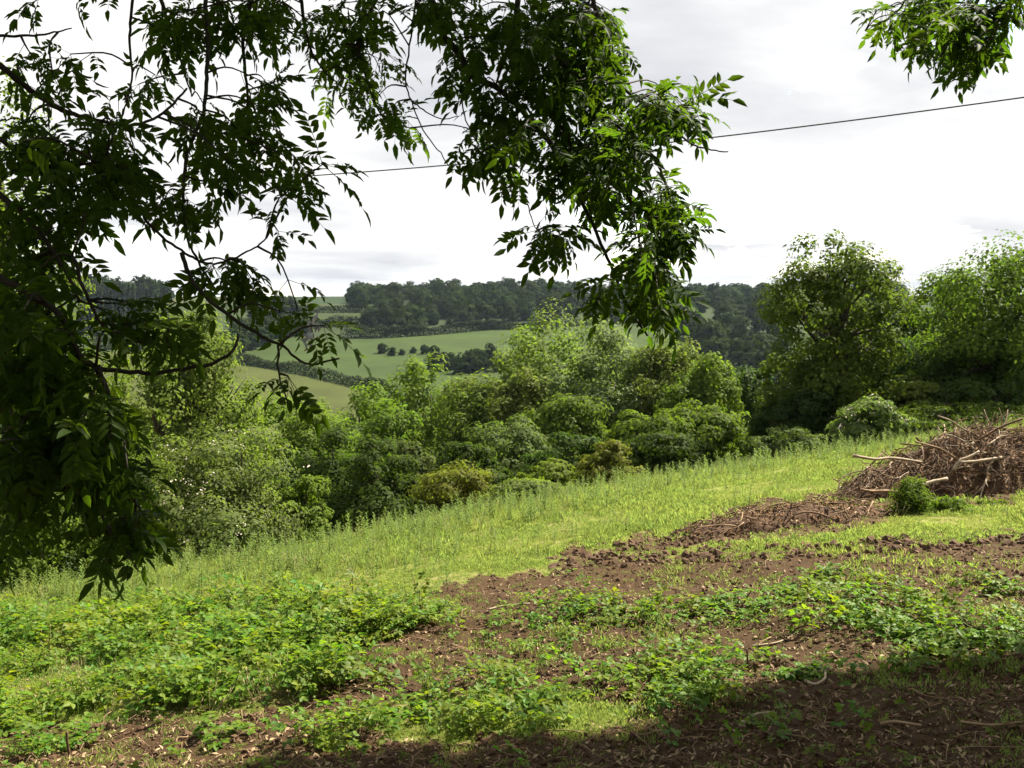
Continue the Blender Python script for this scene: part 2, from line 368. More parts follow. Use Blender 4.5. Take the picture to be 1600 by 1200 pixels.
def blossom_mesh(seed, Wd, H, cb, nl, n, size, mat):
    rng = np.random.default_rng(seed)                    # the same lobes as the crown of that seed
    p, nr, lob = crown_points(rng, Wd, H, cb, nl, n * 4)
    c = np.array([0, 0, H * .5]); out = np.linalg.norm((p - c) / [Wd / 2, Wd / 2, H / 2], axis=1); out = np.where(p[:, 2] > .3 * H, out, 0); k = np.argsort(-out)[:len(p) // 3]
    k = rng.choice(k, n // 5); pp = np.repeat(p[k] + norm(p[k] - c) * .06, 5, 0) + rng.normal(size=(len(k) * 5, 3)) * size * [1.1, 1.1, .6]; nn = norm(np.repeat(nr[k], 5, 0) + rng.normal(size=pp.shape) * .4)
    v, q = leaf_quads(pp, nn, size * rng.uniform(.35, .9, len(pp)), .9, rng)
    return mesh_np('blossom', v, [q], mat)
def mid_tree(name, label, cat, px, top, wpx, d, tint, cb=.05, nl=13, seed=0, leafpx=4.5, dens=3.0, blossom=0, spread=.62, clump=.38, loose=.32, sink=0., aspect=.6, base=None):
    c = at(px, top, d); x, y = c[0], c[1]; g = float(ground(x, y)) - .1
    if base is not None: g = min(g, at(px, base, d)[2])
    H = c[2] - g; Wd = wpx / F * d * 1.45
    t = thing(name, label, cat, (x, y, g), random.uniform(0, 6.28))
    ls = leafpx / F * d * 1.5
    area = math.pi * Wd * (H * (1 - cb)) * 1.1
    n = int(np.clip(dens * area / (ls * ls * aspect * .5) * .85, 800, 25000))
    tm, cm = tree_meshes(seed * 13 + 5, Wd, H, cb, nl, n, ls, TM[tint], aspect, spread=spread, clump=clump, loose=loose)
    link('trunk', tm, t); link('crown', cm, t)
    if blossom: tag(link('blossom', blossom_mesh(seed * 13 + 5, Wd, H, cb, nl, blossom, 3.4 / F * d, MAT['blossom']), t), None, None, None, 'stuff')
    return t
MID = [  # name, label, category, px, top, width px, distance, tint, extras
 ('ash_tree', 'tall sunlit ash tree rising above the flowering shrub before the pale hay field', 'tree', 292, 470, 185, 40, 'willow', dict(cb=.1, nl=11)),
 ('flowering_shrub', 'broad shrub flecked with cream blossom behind the low hanging branch', 'shrub', 372, 668, 250, 24, 'pale', dict(cb=.0, nl=10, blossom=1300)),
 ('hawthorn_shrub', 'small yellow-green shrub between the blossom shrub and the dark trees', 'shrub', 478, 742, 95, 24.5, 'bright', dict(cb=0, nl=6)),
 ('elder_shrub', 'dense green shrub half hidden behind the dark hanging leaves at lower left', 'shrub', 130, 640, 260, 22, 'mid', dict(cb=0, nl=10)),
 ('elder_shrub', 'low leafy shrub at the left border of the picture above the weeds', 'shrub', -20, 700, 240, 20, 'bright', dict(cb=0, nl=8)),
 ('sycamore_tree', 'bright sunlit tree seen through the dark leaves at the left border', 'tree', -10, 85, 240, 21, 'bright', dict(cb=.12, nl=12)),
 ('field_maple', 'mid-green rounded tree below the pale hay field', 'tree', 430, 618, 205, 44, 'bright', dict(nl=9)),
 ('field_maple', 'small green tree behind the blossom shrub, below the sunlit ash', 'tree', 335, 590, 180, 46, 'mid', dict(nl=8)),
 ('blackthorn_tree', 'dark green dense tree left of the grey-green willowy tree', 'tree', 520, 665, 170, 36, 'dark', dict(cb=.05, nl=9)),
 ('blackthorn_tree', 'deep green tree at the dip in the field edge', 'tree', 585, 690, 150, 33, 'dark', dict(cb=.02, nl=8)),
 ('willow_tree', 'grey-green feathery willow low in front of the dark trees', 'tree', 642, 692, 90, 36, 'blue', dict(cb=.05, nl=7)),
 ('oak_tree', 'bright green round-headed oak standing in the middle of the hedgerow trees', 'tree', 665, 560, 175, 60, 'bright', dict(nl=12, dens=2.9)),
 ('oak_tree', 'bright young oak beside the round-headed oak, touching the hay field', 'tree', 572, 592, 125, 58, 'bright', dict(nl=9)),
 ('hazel_tree', 'mid-green tree below the round-headed oak', 'tree', 620, 630, 160, 50, 'mid', dict(nl=8)),
 ('hazel_tree', 'leafy green tree right of the round-headed oak, in its shade', 'tree', 730, 610, 160, 52, 'mid', dict(nl=9)),
 ('willow_tree', 'pale green willow left of the tallest silvery poplar', 'tree', 852, 512, 205, 54, 'willow', dict(nl=11)),
 ('poplar_tree', 'tallest silvery poplar in the clump at the centre', 'tree', 945, 494, 200, 52, 'silver', dict(nl=11, dens=2.6)),
 ('willow_tree', 'pale willow low at the shoulder of the central clump', 'tree', 780, 560, 150, 53, 'willow', dict(nl=9)),
 ('poplar_tree', 'smaller grey-green poplar just right of the tallest one', 'tree', 1030, 540, 165, 50, 'willow', dict(nl=10)),
 ('maple_tree', 'yellow-green round maple at the right end of the central clump', 'tree', 1118, 562, 120, 47, 'bright', dict(nl=9)),
 ('hazel_tree', 'mid-green hazel in the middle front of the central clump', 'tree', 880, 615, 170, 44, 'mid', dict(nl=11)),
 ('hazel_tree', 'blue-green rounded tree at the lower left of the central clump', 'tree', 790, 650, 170, 40, 'blue', dict(nl=10)),
 ('alder_tree', 'dark green alder under the smaller poplar', 'tree', 1010, 640, 160, 38, 'mid', dict(nl=10)),
 ('alder_tree', 'dark tree at the field edge below the yellow-green maple', 'tree', 1085, 630, 150, 40, 'mid', dict(nl=10)),
 ('alder_tree', 'darkest low tree between the olive bush and the weedy bank', 'tree', 1040, 672, 130, 34, 'dark', dict(cb=0, nl=8)),
 ('alder_tree', 'low dark tree left of the olive bush', 'tree', 740, 690, 130, 34, 'dark', dict(cb=0, nl=8)),
 ('alder_tree', 'dark low tree behind the olive bush', 'tree', 890, 680, 150, 34, 'dark', dict(cb=0, nl=8)),
 ('hawthorn_bush', 'olive-brown hawthorn bush at the weedy field edge', 'bush', 950, 690, 100, 29.5, 'olive', dict(cb=0, nl=7, leafpx=4)),
 ('hawthorn_bush', 'yellow-green low bush left of the olive hawthorn', 'bush', 858, 720, 95, 29, 'yellow', dict(cb=0, nl=6, leafpx=4)),
 ('bramble_bush', 'dull grey-green low bush nestled in the weeds at the field edge', 'bush', 832, 750, 110, 26.5, 'pale', dict(cb=0, nl=6, leafpx=3.6)),
 ('hawthorn_bush', 'sprawling olive bush with arching sprays at the dip of the field edge', 'bush', 722, 728, 120, 27, 'olive', dict(cb=0, nl=6, clump=.5, leafpx=4)),
 ('alder_tree', 'dark tree in the dip between the yellow-green maple and the open-topped oak', 'tree', 1178, 572, 120, 58, 'dark', dict(nl=9)),
 ('hazel_tree', 'mid-green tree filling the middle of the central clump behind the blue-green one', 'tree', 815, 590, 130, 50, 'willow', dict(nl=10)),
 ('hazel_tree', 'green tree between the tallest poplar and the yellow-green maple', 'tree', 1075, 590, 110, 46, 'mid', dict(nl=10)),
 ('hazel_tree', 'green tree below the young oak, beside the hay field', 'tree', 500, 640, 130, 48, 'mid', dict(nl=10)),
 ('field_maple', 'green tree left of the tall sunlit ash, half hidden by dark leaves', 'tree', 205, 575, 170, 44, 'mid', dict(nl=10)),
 ('field_maple', 'deep green tree between the hay field and the dark blackthorns', 'tree', 470, 640, 150, 40, 'mid', dict(nl=10)),
 ('sycamore_tree', 'green tree filling the skyline gap beside the silvery tree', 'tree', 1515, 470, 170, 42, 'dark', dict(nl=10)),
 ('oak_tree', 'large open-topped oak standing alone against the sky', 'tree', 1298, 360, 172, 38, 'mid', dict(cb=.1, nl=15, dens=1.9, spread=.70, clump=.36)),
 ('hazel_tree', 'dark leafy tree at the left foot of the open-topped oak', 'tree', 1225, 545, 100, 39, 'mid', dict(cb=.0, nl=9)),
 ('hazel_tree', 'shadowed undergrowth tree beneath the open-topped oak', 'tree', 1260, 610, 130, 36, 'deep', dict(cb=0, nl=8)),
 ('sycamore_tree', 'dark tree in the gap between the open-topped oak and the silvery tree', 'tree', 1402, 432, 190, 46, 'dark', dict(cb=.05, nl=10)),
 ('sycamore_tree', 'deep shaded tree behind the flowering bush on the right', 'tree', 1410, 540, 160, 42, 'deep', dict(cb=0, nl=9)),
 ('sycamore_tree', 'green tree left of the big silvery tree', 'tree', 1478, 432, 175, 45, 'mid', dict(cb=.05, nl=10)),
 ('whitebeam_tree', 'big silvery-leaved tree cut by the right border', 'tree', 1572, 374, 240, 38, 'mid', dict(cb=.05, nl=14, dens=3)),
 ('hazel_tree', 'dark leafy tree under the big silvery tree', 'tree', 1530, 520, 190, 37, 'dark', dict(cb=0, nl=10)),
 ('flowering_bush', 'small bush dotted with pinkish-white blossom at the foot of the oak', 'bush', 1362, 622, 110, 33, 'pale', dict(cb=0, nl=7, blossom=420, leafpx=4)),
 ('hawthorn_bush', 'wide yellow-green bush right of the blossoming bush', 'bush', 1450, 588, 190, 37, 'yellow', dict(cb=0, nl=8, leafpx=4.4)),
 ('bramble_bush', 'low bramble bank behind the brush pile', 'bush', 1545, 628, 210, 34, 'mid', dict(cb=0, nl=8, leafpx=4)),
 ('bramble_bush', 'little grey bush among weeds under the open-topped oak', 'bush', 1236, 662, 90, 33, 'blue', dict(cb=0, nl=6, leafpx=4)),
]
for i, (nm, lb, ct, px, tp, w, d, ti, ex) in enumerate(MID):
    mid_tree(nm, lb, ct, px, tp, w, d, ti, seed=i + 1, **ex)

# ---------------------------------------------------------------- the far hillside: wood, conifers, hedges, lone trees
def far_proto(seed, Wd, H, mat, n=2200, ls=.75):
    tm, cm = tree_meshes(seed, Wd, H, .04, 9, n, ls, mat, .9, clump=.30, spread=.50, loose=.16)
    return tm, cm
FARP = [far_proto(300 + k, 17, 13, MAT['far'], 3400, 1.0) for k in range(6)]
def conifer_proto(seed):
    rng = np.random.default_rng(seed); n = 1500; H = 14
    t = rng.uniform(0, 1, n) ** .75; r = (1 - t) * 2.6 * (.55 + .45 * np.abs(np.sin(t * 34))) * rng.uniform(.5, 1.05, n) ; a = rng.uniform(0, 6.28, n)
    p = np.stack([r * np.cos(a), r * np.sin(a), 1.2 + t * (H - 1.2)], -1); nr = norm(np.stack([np.cos(a), np.sin(a), .6 + 0 * a], -1) + rng.normal(size=(n, 3)) * .3)
    v, q = leaf_quads(p, nr, .8, .6, rng); mb = MB(); mb.tube([(0, 0, -1), (0, 0, 6), (0, 0, H)], [.25, .15, .03], 5)
    return mb.mesh('trunk', MAT['bark']), mesh_np('crown', v, [q], MAT['conifer'])
CONP = [conifer_proto(400 + k) for k in range(3)]
def far_tree(name, label, p, s, sz, proto, group):
    t = thing(name, label, 'tree', (p[0], p[1], float(ground(p[0], p[1])) - .3), random.uniform(0, 6.28), group)
    t.scale = (s, s, sz); link('trunk', proto[0], t); link('crown', proto[1], t); return t
WOOD = [(548, 452), (556, 486), (640, 506), (740, 512), (850, 500), (1000, 502), (1075, 528), (1100, 566), (1190, 606), (1330, 606), (1640, 560), (1640, 440), (1000, 440), (548, 440)]
def build_wood():
    rng = np.random.default_rng(5); pts = []
    for k in range(30000):
        d = math.sqrt(rng.uniform(300 ** 2, 800 ** 2)); a = rng.uniform(-.2, .56); x, y = d * math.sin(a), d * math.cos(a)
        z = float(ground(x, y)); px, py = proj(np.array([x, y, z]))
        if not inpoly(np.array(px), np.array(py), WOOD): continue
        if 1215 < px < 1410 and py > 470 or px > 1410: continue       # behind the near trees: nothing of it shows
        sp = 12.5 + 4 * vnoise(np.array(x * .02), np.array(y * .02), 3)
        if any((x - q[0]) ** 2 + (y - q[1]) ** 2 < sp * sp for q in pts): continue
        pts.append((x, y, px, py))
    pts.sort(key=lambda q: q[1])
    print('wood trees', len(pts))
    crest = [q for q in pts if math.hypot(q[0], q[1]) > 690]
    for q in pts:
        dd = math.hypot(q[0], q[1]); s = rng.uniform(.55, 1.2); sz = s ** .5 * rng.uniform(.75, 1.1) * (.92 if dd > 690 else 1)
        if q[2] < 1060 and q[3] > 486 and dd < 600: lb, gr = 'big rounded tree in the front row of the far wood, above the hedge', 'front row of the far wood'
        elif dd > 690: lb, gr = 'broadleaf tree on the skyline of the far wood', 'skyline trees of the far wood'
        elif q[2] > 1060: lb, gr = 'broadleaf tree in the dark wood across the valley, left of the open-topped oak', 'trees of the dark wood across the valley'
        else: lb, gr = 'broadleaf tree in the far wood above the green pasture', 'trees of the far wood above the pasture'
        far_tree('woodland_tree', lb, q, s, sz, FARP[rng.integers(6)], gr)
build_wood()
def place_far(lst, name, label, group, protos, s0, s1, hs=1.):
    for k, (px, py) in enumerate(lst):
        p = hit(px, py); s = random.uniform(s0, s1)
        far_tree(name, label if isinstance(label, str) else label[k], p, s, s * hs * random.uniform(.9, 1.1), random.choice(protos), group)
con = [(RNG.uniform(125, 262), RNG.uniform(486, 535)) for k in range(46)]
place_far(con, 'conifer_tree', 'dark conifer in the plantation on the left far hillside', 'conifers of the plantation', CONP, .9, 1.2)
place_far([(x, 468 + RNG.uniform(-3, 4)) for x in np.linspace(118, 262, 16)], 'woodland_tree', 'tree on the skyline above the conifer plantation', 'skyline trees above the conifers', FARP, .8, 1.15, 1.25)
place_far([(x, 463) for x in (272, 290, 300, 318, 334, 350, 366)], 'woodland_tree', 'small skyline tree above the pale yellow field', 'trees above the pale yellow field', FARP, .5, .75)
place_far([(492, 459), (500, 459), (508, 459), (516, 459), (524, 459)], 'woodland_tree', 'tree in the little clump on the skyline beside the mast', 'clump beside the mast', FARP, .45, .6)
place_far([(420, 492), (436, 496), (452, 492), (405, 498)], 'woodland_tree', 'dark tree among the small fields left of the far wood', 'trees among the small fields', FARP, .85, 1.1)
place_far([(360, 556), (374, 552), (392, 546), (408, 540), (378, 534), (420, 530), (446, 527), (470, 524)], 'woodland_tree', 'dark hedgerow tree between the hay field and the small fields', 'hedgerow trees above the hay field', FARP, .65, .9)
place_far([(596, 552), (612, 556), (628, 555), (646, 552), (662, 553)], 'field_bush', 'low bush out in the pasture left of the dark grove', 'bushes in the pasture', FARP, .22, .34)
place_far([(676, 576), (690, 580), (704, 578), (720, 584), (736, 582), (750, 578), (766, 574), (778, 580)], 'woodland_tree', 'tree of the dark grove in the pasture above the round-headed oak', 'dark grove in the pasture', FARP, .42, .6, 1.2)
place_far([(602, 516), (625, 520), (650, 517), (580, 512)], 'woodland_tree', 'large tree at the lower left corner of the far wood', 'trees at the corner of the far wood', FARP, .8, 1.1)
def far_hedge(label, pts, h, w, seed):
    rng = np.random.default_rng(seed); P = np.array([hit(*q) for q in pts]); ln = np.linalg.norm(np.diff(P, axis=0), axis=1).sum()
    c = spline(P, max(4, int(ln / 4))); c[:, 2] = ground(c[:, 0], c[:, 1])
    o = c[0].copy(); n = int(ln * h * 18); k = rng.uniform(0, len(c) - 1.001, n); i = k.astype(int); f = (k - i)[:, None]; b = c[i] * (1 - f) + c[i + 1] * f
    hh = h * (.7 + .6 * vnoise(k * .9, k * 0, seed)); a = rng.uniform(0, math.pi, n); r = rng.uniform(.6, 1, n)
    p = b + np.stack([np.cos(a) * r * w / 2, np.cos(a) * r * w * .5 + rng.normal(size=n) * .3, np.sin(a) * r * hh], -1)
    nr = norm(np.stack([np.cos(a), -.3 + 0 * a, np.sin(a) + .2], -1) + rng.normal(size=(n, 3)) * .5)
    v, q = leaf_quads(p - o, nr, .8 * rng.uniform(.6, 1.3, n), .8, rng)
    ob = link('hedge', mesh_np('hedge', v, [q], MAT['hedge'])); ob.location = o; tag(ob, label, 'hedge')
far_hedge('hedge slanting down between the pale hay field and the greener pasture', [(370, 566), (420, 574), (480, 585), (560, 604), (600, 612)], 3.2, 4, 1)
far_hedge('thick hedge along the foot of the far wood above the pasture', [(540, 528), (600, 528), (660, 525), (740, 518), (790, 514)], 5.0, 6, 2)
far_hedge('low hedge below the big oaks at the edge of the far wood', [(740, 516), (830, 514), (920, 508), (1000, 505)], 3.5, 5, 3)
far_hedge('hedge under the small green field left of the far wood', [(360, 514), (440, 513), (520, 511), (600, 508)], 5.0, 5, 4)
far_hedge('thin hedge between the dark green field and the strip below it', [(400, 484), (470, 484), (560, 484)], 3.0, 4, 5)
far_hedge('hedge at the top of the small green field beside the wood', [(395, 490), (480, 489), (590, 489)], 2.5, 3, 6)
far_hedge('dark hedge below the conifer plantation', [(150, 545), (230, 545), (330, 540), (400, 536)], 4.0, 5, 7)
far_hedge('hedge above the pale yellow field on the skyline', [(262, 464), (310, 463), (390, 462)], 2.5, 3, 8)
def mast():
    p = hit(519, 459); t = thing('radio_mast', 'thin lattice mast on the skyline beside the tree clump', 'mast', p)
    mb = MB(); H = 10.
    for a in range(3):
        c = np.array([math.cos(a * 2.094), math.sin(a * 2.094), 0]); mb.tube([c * .7, c * .15 + [0, 0, H]], [.09, .07], 4)
    link('lattice_leg', mb.mesh('lattice', MAT['steel']), t)
    mb = MB()
    for k in range(9):
        z = k + .6; r = .7 - .055 * z
        for a in range(3):
            c = np.array([math.cos(a * 2.094) * r, math.sin(a * 2.094) * r, z]); e = np.array([math.cos(a * 2.094 + 2.094) * r, math.sin(a * 2.094 + 2.094) * r, z + .8]); mb.tube([c, e], .04, 3)
    link('lattice_brace', mb.mesh('brace', MAT['steel']), t)
mast()

# ---------------------------------------------------------------- overhead cable across the sky
def cable():
    mb = MB(); P = [at(px, py, d) for px, py, d in ((-500, 318, 31), (-100, 309, 28), (230, 292, 26), (700, 258, 23.5), (1120, 214, 21.3), (1600, 152, 19), (2100, 76, 17))]
    mb.tube(spline(P, 60), .015, 6)
    o = link('overhead_cable', mb.mesh('cable', MAT['wire'], True)); tag(o, 'dark overhead cable rising across the white sky', 'cable')
cable()

# ---------------------------------------------------------------- scatter by geometry nodes (for what nobody could count)
def scatter(name, protos, pos, rot, scl, idx=None, parent=None):
    """protos: meshes; one instance of one of them at each position"""
    n = len(pos); me = bpy.data.meshes.new(name); me.vertices.add(n); me.vertices.foreach_set('co', np.asarray(pos, np.float32).ravel())
    idx = RNG.integers(0, len(protos), n) if idx is None else idx
    a = me.attributes.new('rot', 'FLOAT_VECTOR', 'POINT'); a.data.foreach_set('vector', np.asarray(rot, np.float32).ravel())
    a = me.attributes.new('scl', 'FLOAT', 'POINT'); a.data.foreach_set('value', np.asarray(np.broadcast_to(scl, (n,)), np.float32))
    a = me.attributes.new('idx', 'INT', 'POINT'); a.data.foreach_set('value', np.asarray(idx, np.int32))
    c = bpy.data.collections.new(name + '_kinds')
    for m in protos: c.objects.link(bpy.data.objects.new(name + '_kind', m))
    o = link(name, me, parent); mod = o.modifiers.new('scatter', 'NODES')
    ng = bpy.data.node_groups.new(name + '_scatter', 'GeometryNodeTree'); mod.node_group = ng
    ng.interface.new_socket('Geometry', in_out='INPUT', socket_type='NodeSocketGeometry'); ng.interface.new_socket('Geometry', in_out='OUTPUT', socket_type='NodeSocketGeometry')
    N, L = ng.nodes, ng.links; gi = N.new('NodeGroupInput'); go = N.new('NodeGroupOutput')
    ci = N.new('GeometryNodeCollectionInfo'); ci.inputs['Collection'].default_value = c; ci.inputs['Separate Children'].default_value = True; ci.inputs['Reset Children'].default_value = True
    ip = N.new('GeometryNodeInstanceOnPoints'); ip.inputs['Pick Instance'].default_value = True
    def na(nm, ty):
        q = N.new('GeometryNodeInputNamedAttribute'); q.data_type = ty; q.inputs['Name'].default_value = nm; return q.outputs['Attribute']
    er = N.new('FunctionNodeEulerToRotation'); L.new(na('rot', 'FLOAT_VECTOR'), er.inputs[0])
    L.new(gi.outputs[0], ip.inputs['Points']); L.new(ci.outputs[0], ip.inputs['Instance']); L.new(na('idx', 'INT'), ip.inputs['Instance Index'])
    L.new(er.outputs[0], ip.inputs['Rotation']); L.new(na('scl', 'FLOAT'), ip.inputs['Scale']); L.new(ip.outputs[0], go.inputs[0])
    o['kind'] = 'stuff'
    return o
def blade(mb, base, tip, w, bend):
    base = np.array(base); tip = np.array(tip); mid = (base + tip) / 2 + np.array([0, 0, bend]); s = norm(np.cross(tip - base, [RNG.normal(), RNG.normal(), .3])) * w / 2
    mb.add([base - s, base + s, mid + s * .8, mid - s * .8, tip], [[0, 1, 2, 3]], [[3, 2, 4]])
def grass_tuft(seed, h, n, r, mat):
    rng = np.random.default_rng(seed); mb = MB()
    for k in range(n):
        a = rng.uniform(0, 6.28); rr = r * rng.uniform() ** .5; b = np.array([rr * math.cos(a), rr * math.sin(a), -.01]); hh = h * rng.uniform(.5, 1.15)
        ln = hh * rng.uniform(.2, .9); a2 = rng.uniform(0, 6.28); blade(mb, b, b + [ln * math.cos(a2), ln * math.sin(a2), hh], rng.uniform(.004, .008) * (1 + r * 4), hh * .15)
    return mb.mesh('grass', mat)
GRASS = [grass_tuft(k, .045, 30, .11, MAT['grass']) for k in range(5)]
TALLG = [grass_tuft(20 + k, .20, 20, .10, MAT['grass']) for k in range(3)]
def straw_tuft(seed):
    rng = np.random.default_rng(seed); mb = MB()
    for k in range(7):
        a = rng.uniform(0, 6.28); r = rng.uniform(0, .1); b = np.array([r * math.cos(a), r * math.sin(a), 0]); h = rng.uniform(.12, .30); t = b + [rng.normal() * .05, rng.normal() * .05, h]
        mb.tube([b, (b + t) / 2 + [.005, 0, .01], t], [.0016, .0013, .001], 3); mb.tube([t, t + [.004, 0, .02], t + [.010, .002, .045]], [.002, .005, .001], 3)
    return mb.mesh('straw', MAT['straw'])
STRAW = [straw_tuft(900 + k) for k in range(4)]
def leaflet(mb, base, dirv, nrm, L, w, fold=.15, droop=.1):
    """pointed oval leaflet, folded along its midrib: 8 triangles"""
    d = norm(np.asarray(dirv, float)); n = norm(np.asarray(nrm, float) - d * np.dot(nrm, d)); s = np.cross(d, n); b = np.asarray(base, float)
    f = n * w * fold
    q = lambda t, u, dz: b + d * L * t + s * u * w / 2 + f * abs(u) * 1.0 - n * droop * L * t * t + n * dz
    v = [q(0, 0, 0), q(.32, .92, 0), q(.32, 0, 0), q(.32, -.92, 0), q(.68, .72, 0), q(.68, 0, 0), q(.68, -.72, 0), q(1, 0, 0)]
    mb.add(v, [[2, 1, 4, 5], [3, 2, 5, 6]], [[0, 1, 2], [0, 2, 3], [5, 4, 7], [6, 5, 7]])
def weed_mesh(seed, h, mat):
    rng = np.random.default_rng(seed); mb = MB(); top = np.array([rng.normal() * .05, rng.normal() * .05, h])
    mb.tube(spline([(0, 0, -.02), top * .5 + rng.normal(size=3) * .01, top], 5), np.linspace(.006, .002, 5), 4)
    n = 26
    for k in range(n):
        t = .12 + .88 * k / n; a = k * 2.4 + rng.normal() * .3; L = (.13 - .075 * t) * rng.uniform(.7, 1.2) * h / .45
        leaflet(mb, top * t, (math.cos(a), math.sin(a), .55 + .5 * t), (0, 0, 1), L, L * .30, .2, .25)
    return mb.mesh('weed', mat)
WEED = [weed_mesh(50 + k, .36 + .05 * k, MAT['weed']) for k in range(5)]
def bramble_sprig(seed, L, nl, mat, cmat):
    rng = np.random.default_rng(seed); mb = MB(); cn = MB(); a = rng.uniform(0, 6.28); D = np.array([math.cos(a), math.sin(a), 0])
    st = spline([(0, 0, -.02), D * L * .25 + [0, 0, L * .42], D * L * .6 + [0, 0, L * .5], D * L + [0, 0, L * .3]], 8); mb.tube(st, np.linspace(.0035, .0015, 8), 3)
    for k in range(nl):
        i = 1 + k * 6 // max(nl - 1, 1); p = st[i]; b = a + (1 if k % 2 else -1) * rng.uniform(.5, 1.5); dv = np.array([math.cos(b), math.sin(b), rng.uniform(-.1, .5)])
        e = p + dv * rng.uniform(.03, .06); s = rng.uniform(.048, .072); up = np.array([rng.normal() * .35, rng.normal() * .35, 1])
        mb.tube([p, e], .0015, 3)
        for da in (0, 1.15, -1.15):
            dd = np.array([math.cos(b + da), math.sin(b + da), dv[2] - .25 * abs(da)]); leaflet(mb, e + dd * .004, dd, up, s * (1 if da == 0 else .85), s * .68, .18, .12)
    return mb.mesh('bramble', mat)
BRAM = [bramble_sprig(80 + k, .22 + .03 * k, 6, MAT['bramble'], MAT['cane']) for k in range(6)]
def zrot(n, tilt=.25): return np.stack([RNG.normal(size=n) * tilt, RNG.normal(size=n) * tilt, RNG.uniform(0, 6.28, n)], -1)
def field_samples(n, y0, y1, umax=.74, p=1.):
    n = int(n * 1.32)
    """points on the ground inside the view, density thinning with distance"""
    t = RNG.uniform(0, 1, n); y = y0 * (y1 / y0) ** (t ** p); x = RNG.uniform(-umax, umax, n) * y
    P = np.stack([x, y, ground(x, y)], -1); px, py = proj(P); return P, px, py
FE = lambda x: 22.5 + .72 * x        # the far edge of the field
def ground_rough(P, so_):
    return P[:, 2] + .10 * fbm(P[:, 0] * 2.2, P[:, 1] * 2.2, 31, 5) * (.35 + so_) + .05 * so_ * np.abs(fbm(P[:, 0] * 7, P[:, 1] * 7, 37, 3))
def build_field():
    P, px, py = field_samples(120000, 5.5, 42); so_ = soil_mask(px, py); e = P[:, 1] - FE(P[:, 0]); P[:, 2] = ground_rough(P, so_)
    k = (RNG.uniform(size=len(P)) < np.where(so_ > .8, .06, np.where(so_ > .4, .45, np.where(so_ > .15, .55, 1)))) & (e < 5)
    Q = P[k]; n = len(Q); hv = vnoise(Q[:, 0] * .9, Q[:, 1] * .9, 91) * .6 + vnoise(Q[:, 0] * 2.7, Q[:, 1] * 2.7, 92) * .4
    s = RNG.uniform(.6, 1.4, n) * np.clip(Q[:, 1] / 13, .7, 1.35) * (.45 + 1.1 * sstep(.3, .75, hv))
    o = scatter('field_grass', GRASS, Q, zrot(n, .15), s); tag(o, 'short sunlit turf covering the sloping field', 'grass')
    # taller grass and weeds towards the far edge and on the left flank
    P, px, py = field_samples(30000, 9, 44); e = P[:, 1] - FE(P[:, 0]); so_ = soil_mask(px, py)
    w = sstep(-6, -.8, e + 2.5 * (vnoise(P[:, 0] * .6, P[:, 1] * .6, 5) - .5) * 2); w = np.maximum(w, sstep(480, 150, px) * sstep(-10, -3, e) )
    w *= (vnoise(P[:, 0] * 1.1, P[:, 1] * 1.1, 8) * .8 + .35) * (so_ < .5) * (e < 6)
    k = RNG.uniform(size=len(P)) < w * .55; Q = P[k]; n = len(Q); ty = RNG.uniform(size=n) < .55
    A = Q[ty]; o = scatter('weeds', WEED, A, zrot(len(A), .14), RNG.uniform(.55, 1.15, len(A)) * np.where(A[:, 1] - FE(A[:, 0]) > -4, 1., .7)); tag(o, 'pale green weeds massed along the far edge of the field', 'weeds')
    B = Q[~ty]; o = scatter('long_grass', TALLG, B, zrot(len(B), .14), RNG.uniform(.7, 1.5, len(B))); tag(o, 'longer grass growing between the weeds at the field edge', 'grass')
    P, px, py = field_samples(9000, 8, 34); so_ = soil_mask(px, py); e = P[:, 1] - FE(P[:, 0])
    k = (RNG.uniform(size=len(P)) < .02 + .12 * sstep(.5, .7, vnoise(P[:, 0] * .8, P[:, 1] * .8, 19))) & (so_ < .6) & (e < 3); Q = P[k]; n = len(Q)
    o = scatter('dry_grass_stalks', STRAW, Q, zrot(n, .2), RNG.uniform(.5, 1.2, n)); tag(o, 'straw-coloured seeding grass stalks in the turf', 'grass')
    # the weeds that stand out, one by one
    for q in range(150):
        u = (RNG.uniform(-20, 1460) - 800) / F; y = 24 / (1 - .72 * u) + RNG.uniform(-3.5, .5) * (1.6 if u < -.2 else 1); x = u * y
        o = bpy.data.objects.new('thistle', WEED[q % 5]); COL.objects.link(o); o.location = (x, y, float(ground(x, y)) - .02); s = random.uniform(.85, 1.15); o.scale = (s, s, s * random.uniform(.9, 1.2))
        o.rotation_euler = (random.gauss(0, .1), random.gauss(0, .1), random.uniform(0, 6.28))
        tag(o, 'tall pale green thistle standing up from the weeds at the field edge', 'thistle', 'thistles along the field edge')
    # scattered darker docks and thistles out in the turf
    for q, (a, b) in enumerate(((400, 930), (395, 905), (330, 935), (700, 925), (1085, 780), (1000, 790), (1340, 745), (1170, 790), (960, 822), (880, 815), (1240, 742), (500, 866), (180, 915), (80, 980))):
        p = hit(a, b); o = bpy.data.objects.new('dock_plant', WEED[q % 5]); COL.objects.link(o); o.location = p; s = random.uniform(.8, 1.1); o.scale = (s,) * 3; o.rotation_euler[2] = q * 1.3
        tag(o, 'single darker weed standing in the open turf', 'weed', 'single weeds in the turf')
    # brambles
    P, px, py = field_samples(26000, 5.5, 16); so_ = soil_mask(px, py); P[:, 2] = ground_rough(P, so_)
    B1 = [(-60, 965), (150, 955), (400, 945), (520, 948), (620, 958), (700, 945), (720, 965), (600, 1000), (560, 1040), (520, 1085), (300, 1112), (-60, 1112)]
    B2 = [(520, 1000), (700, 960), (900, 950), (1050, 960), (1250, 930), (1620, 900), (1620, 1030), (1400, 1050), (1200, 1060), (1080, 1115), (850, 1085), (700, 1085), (560, 1110)]
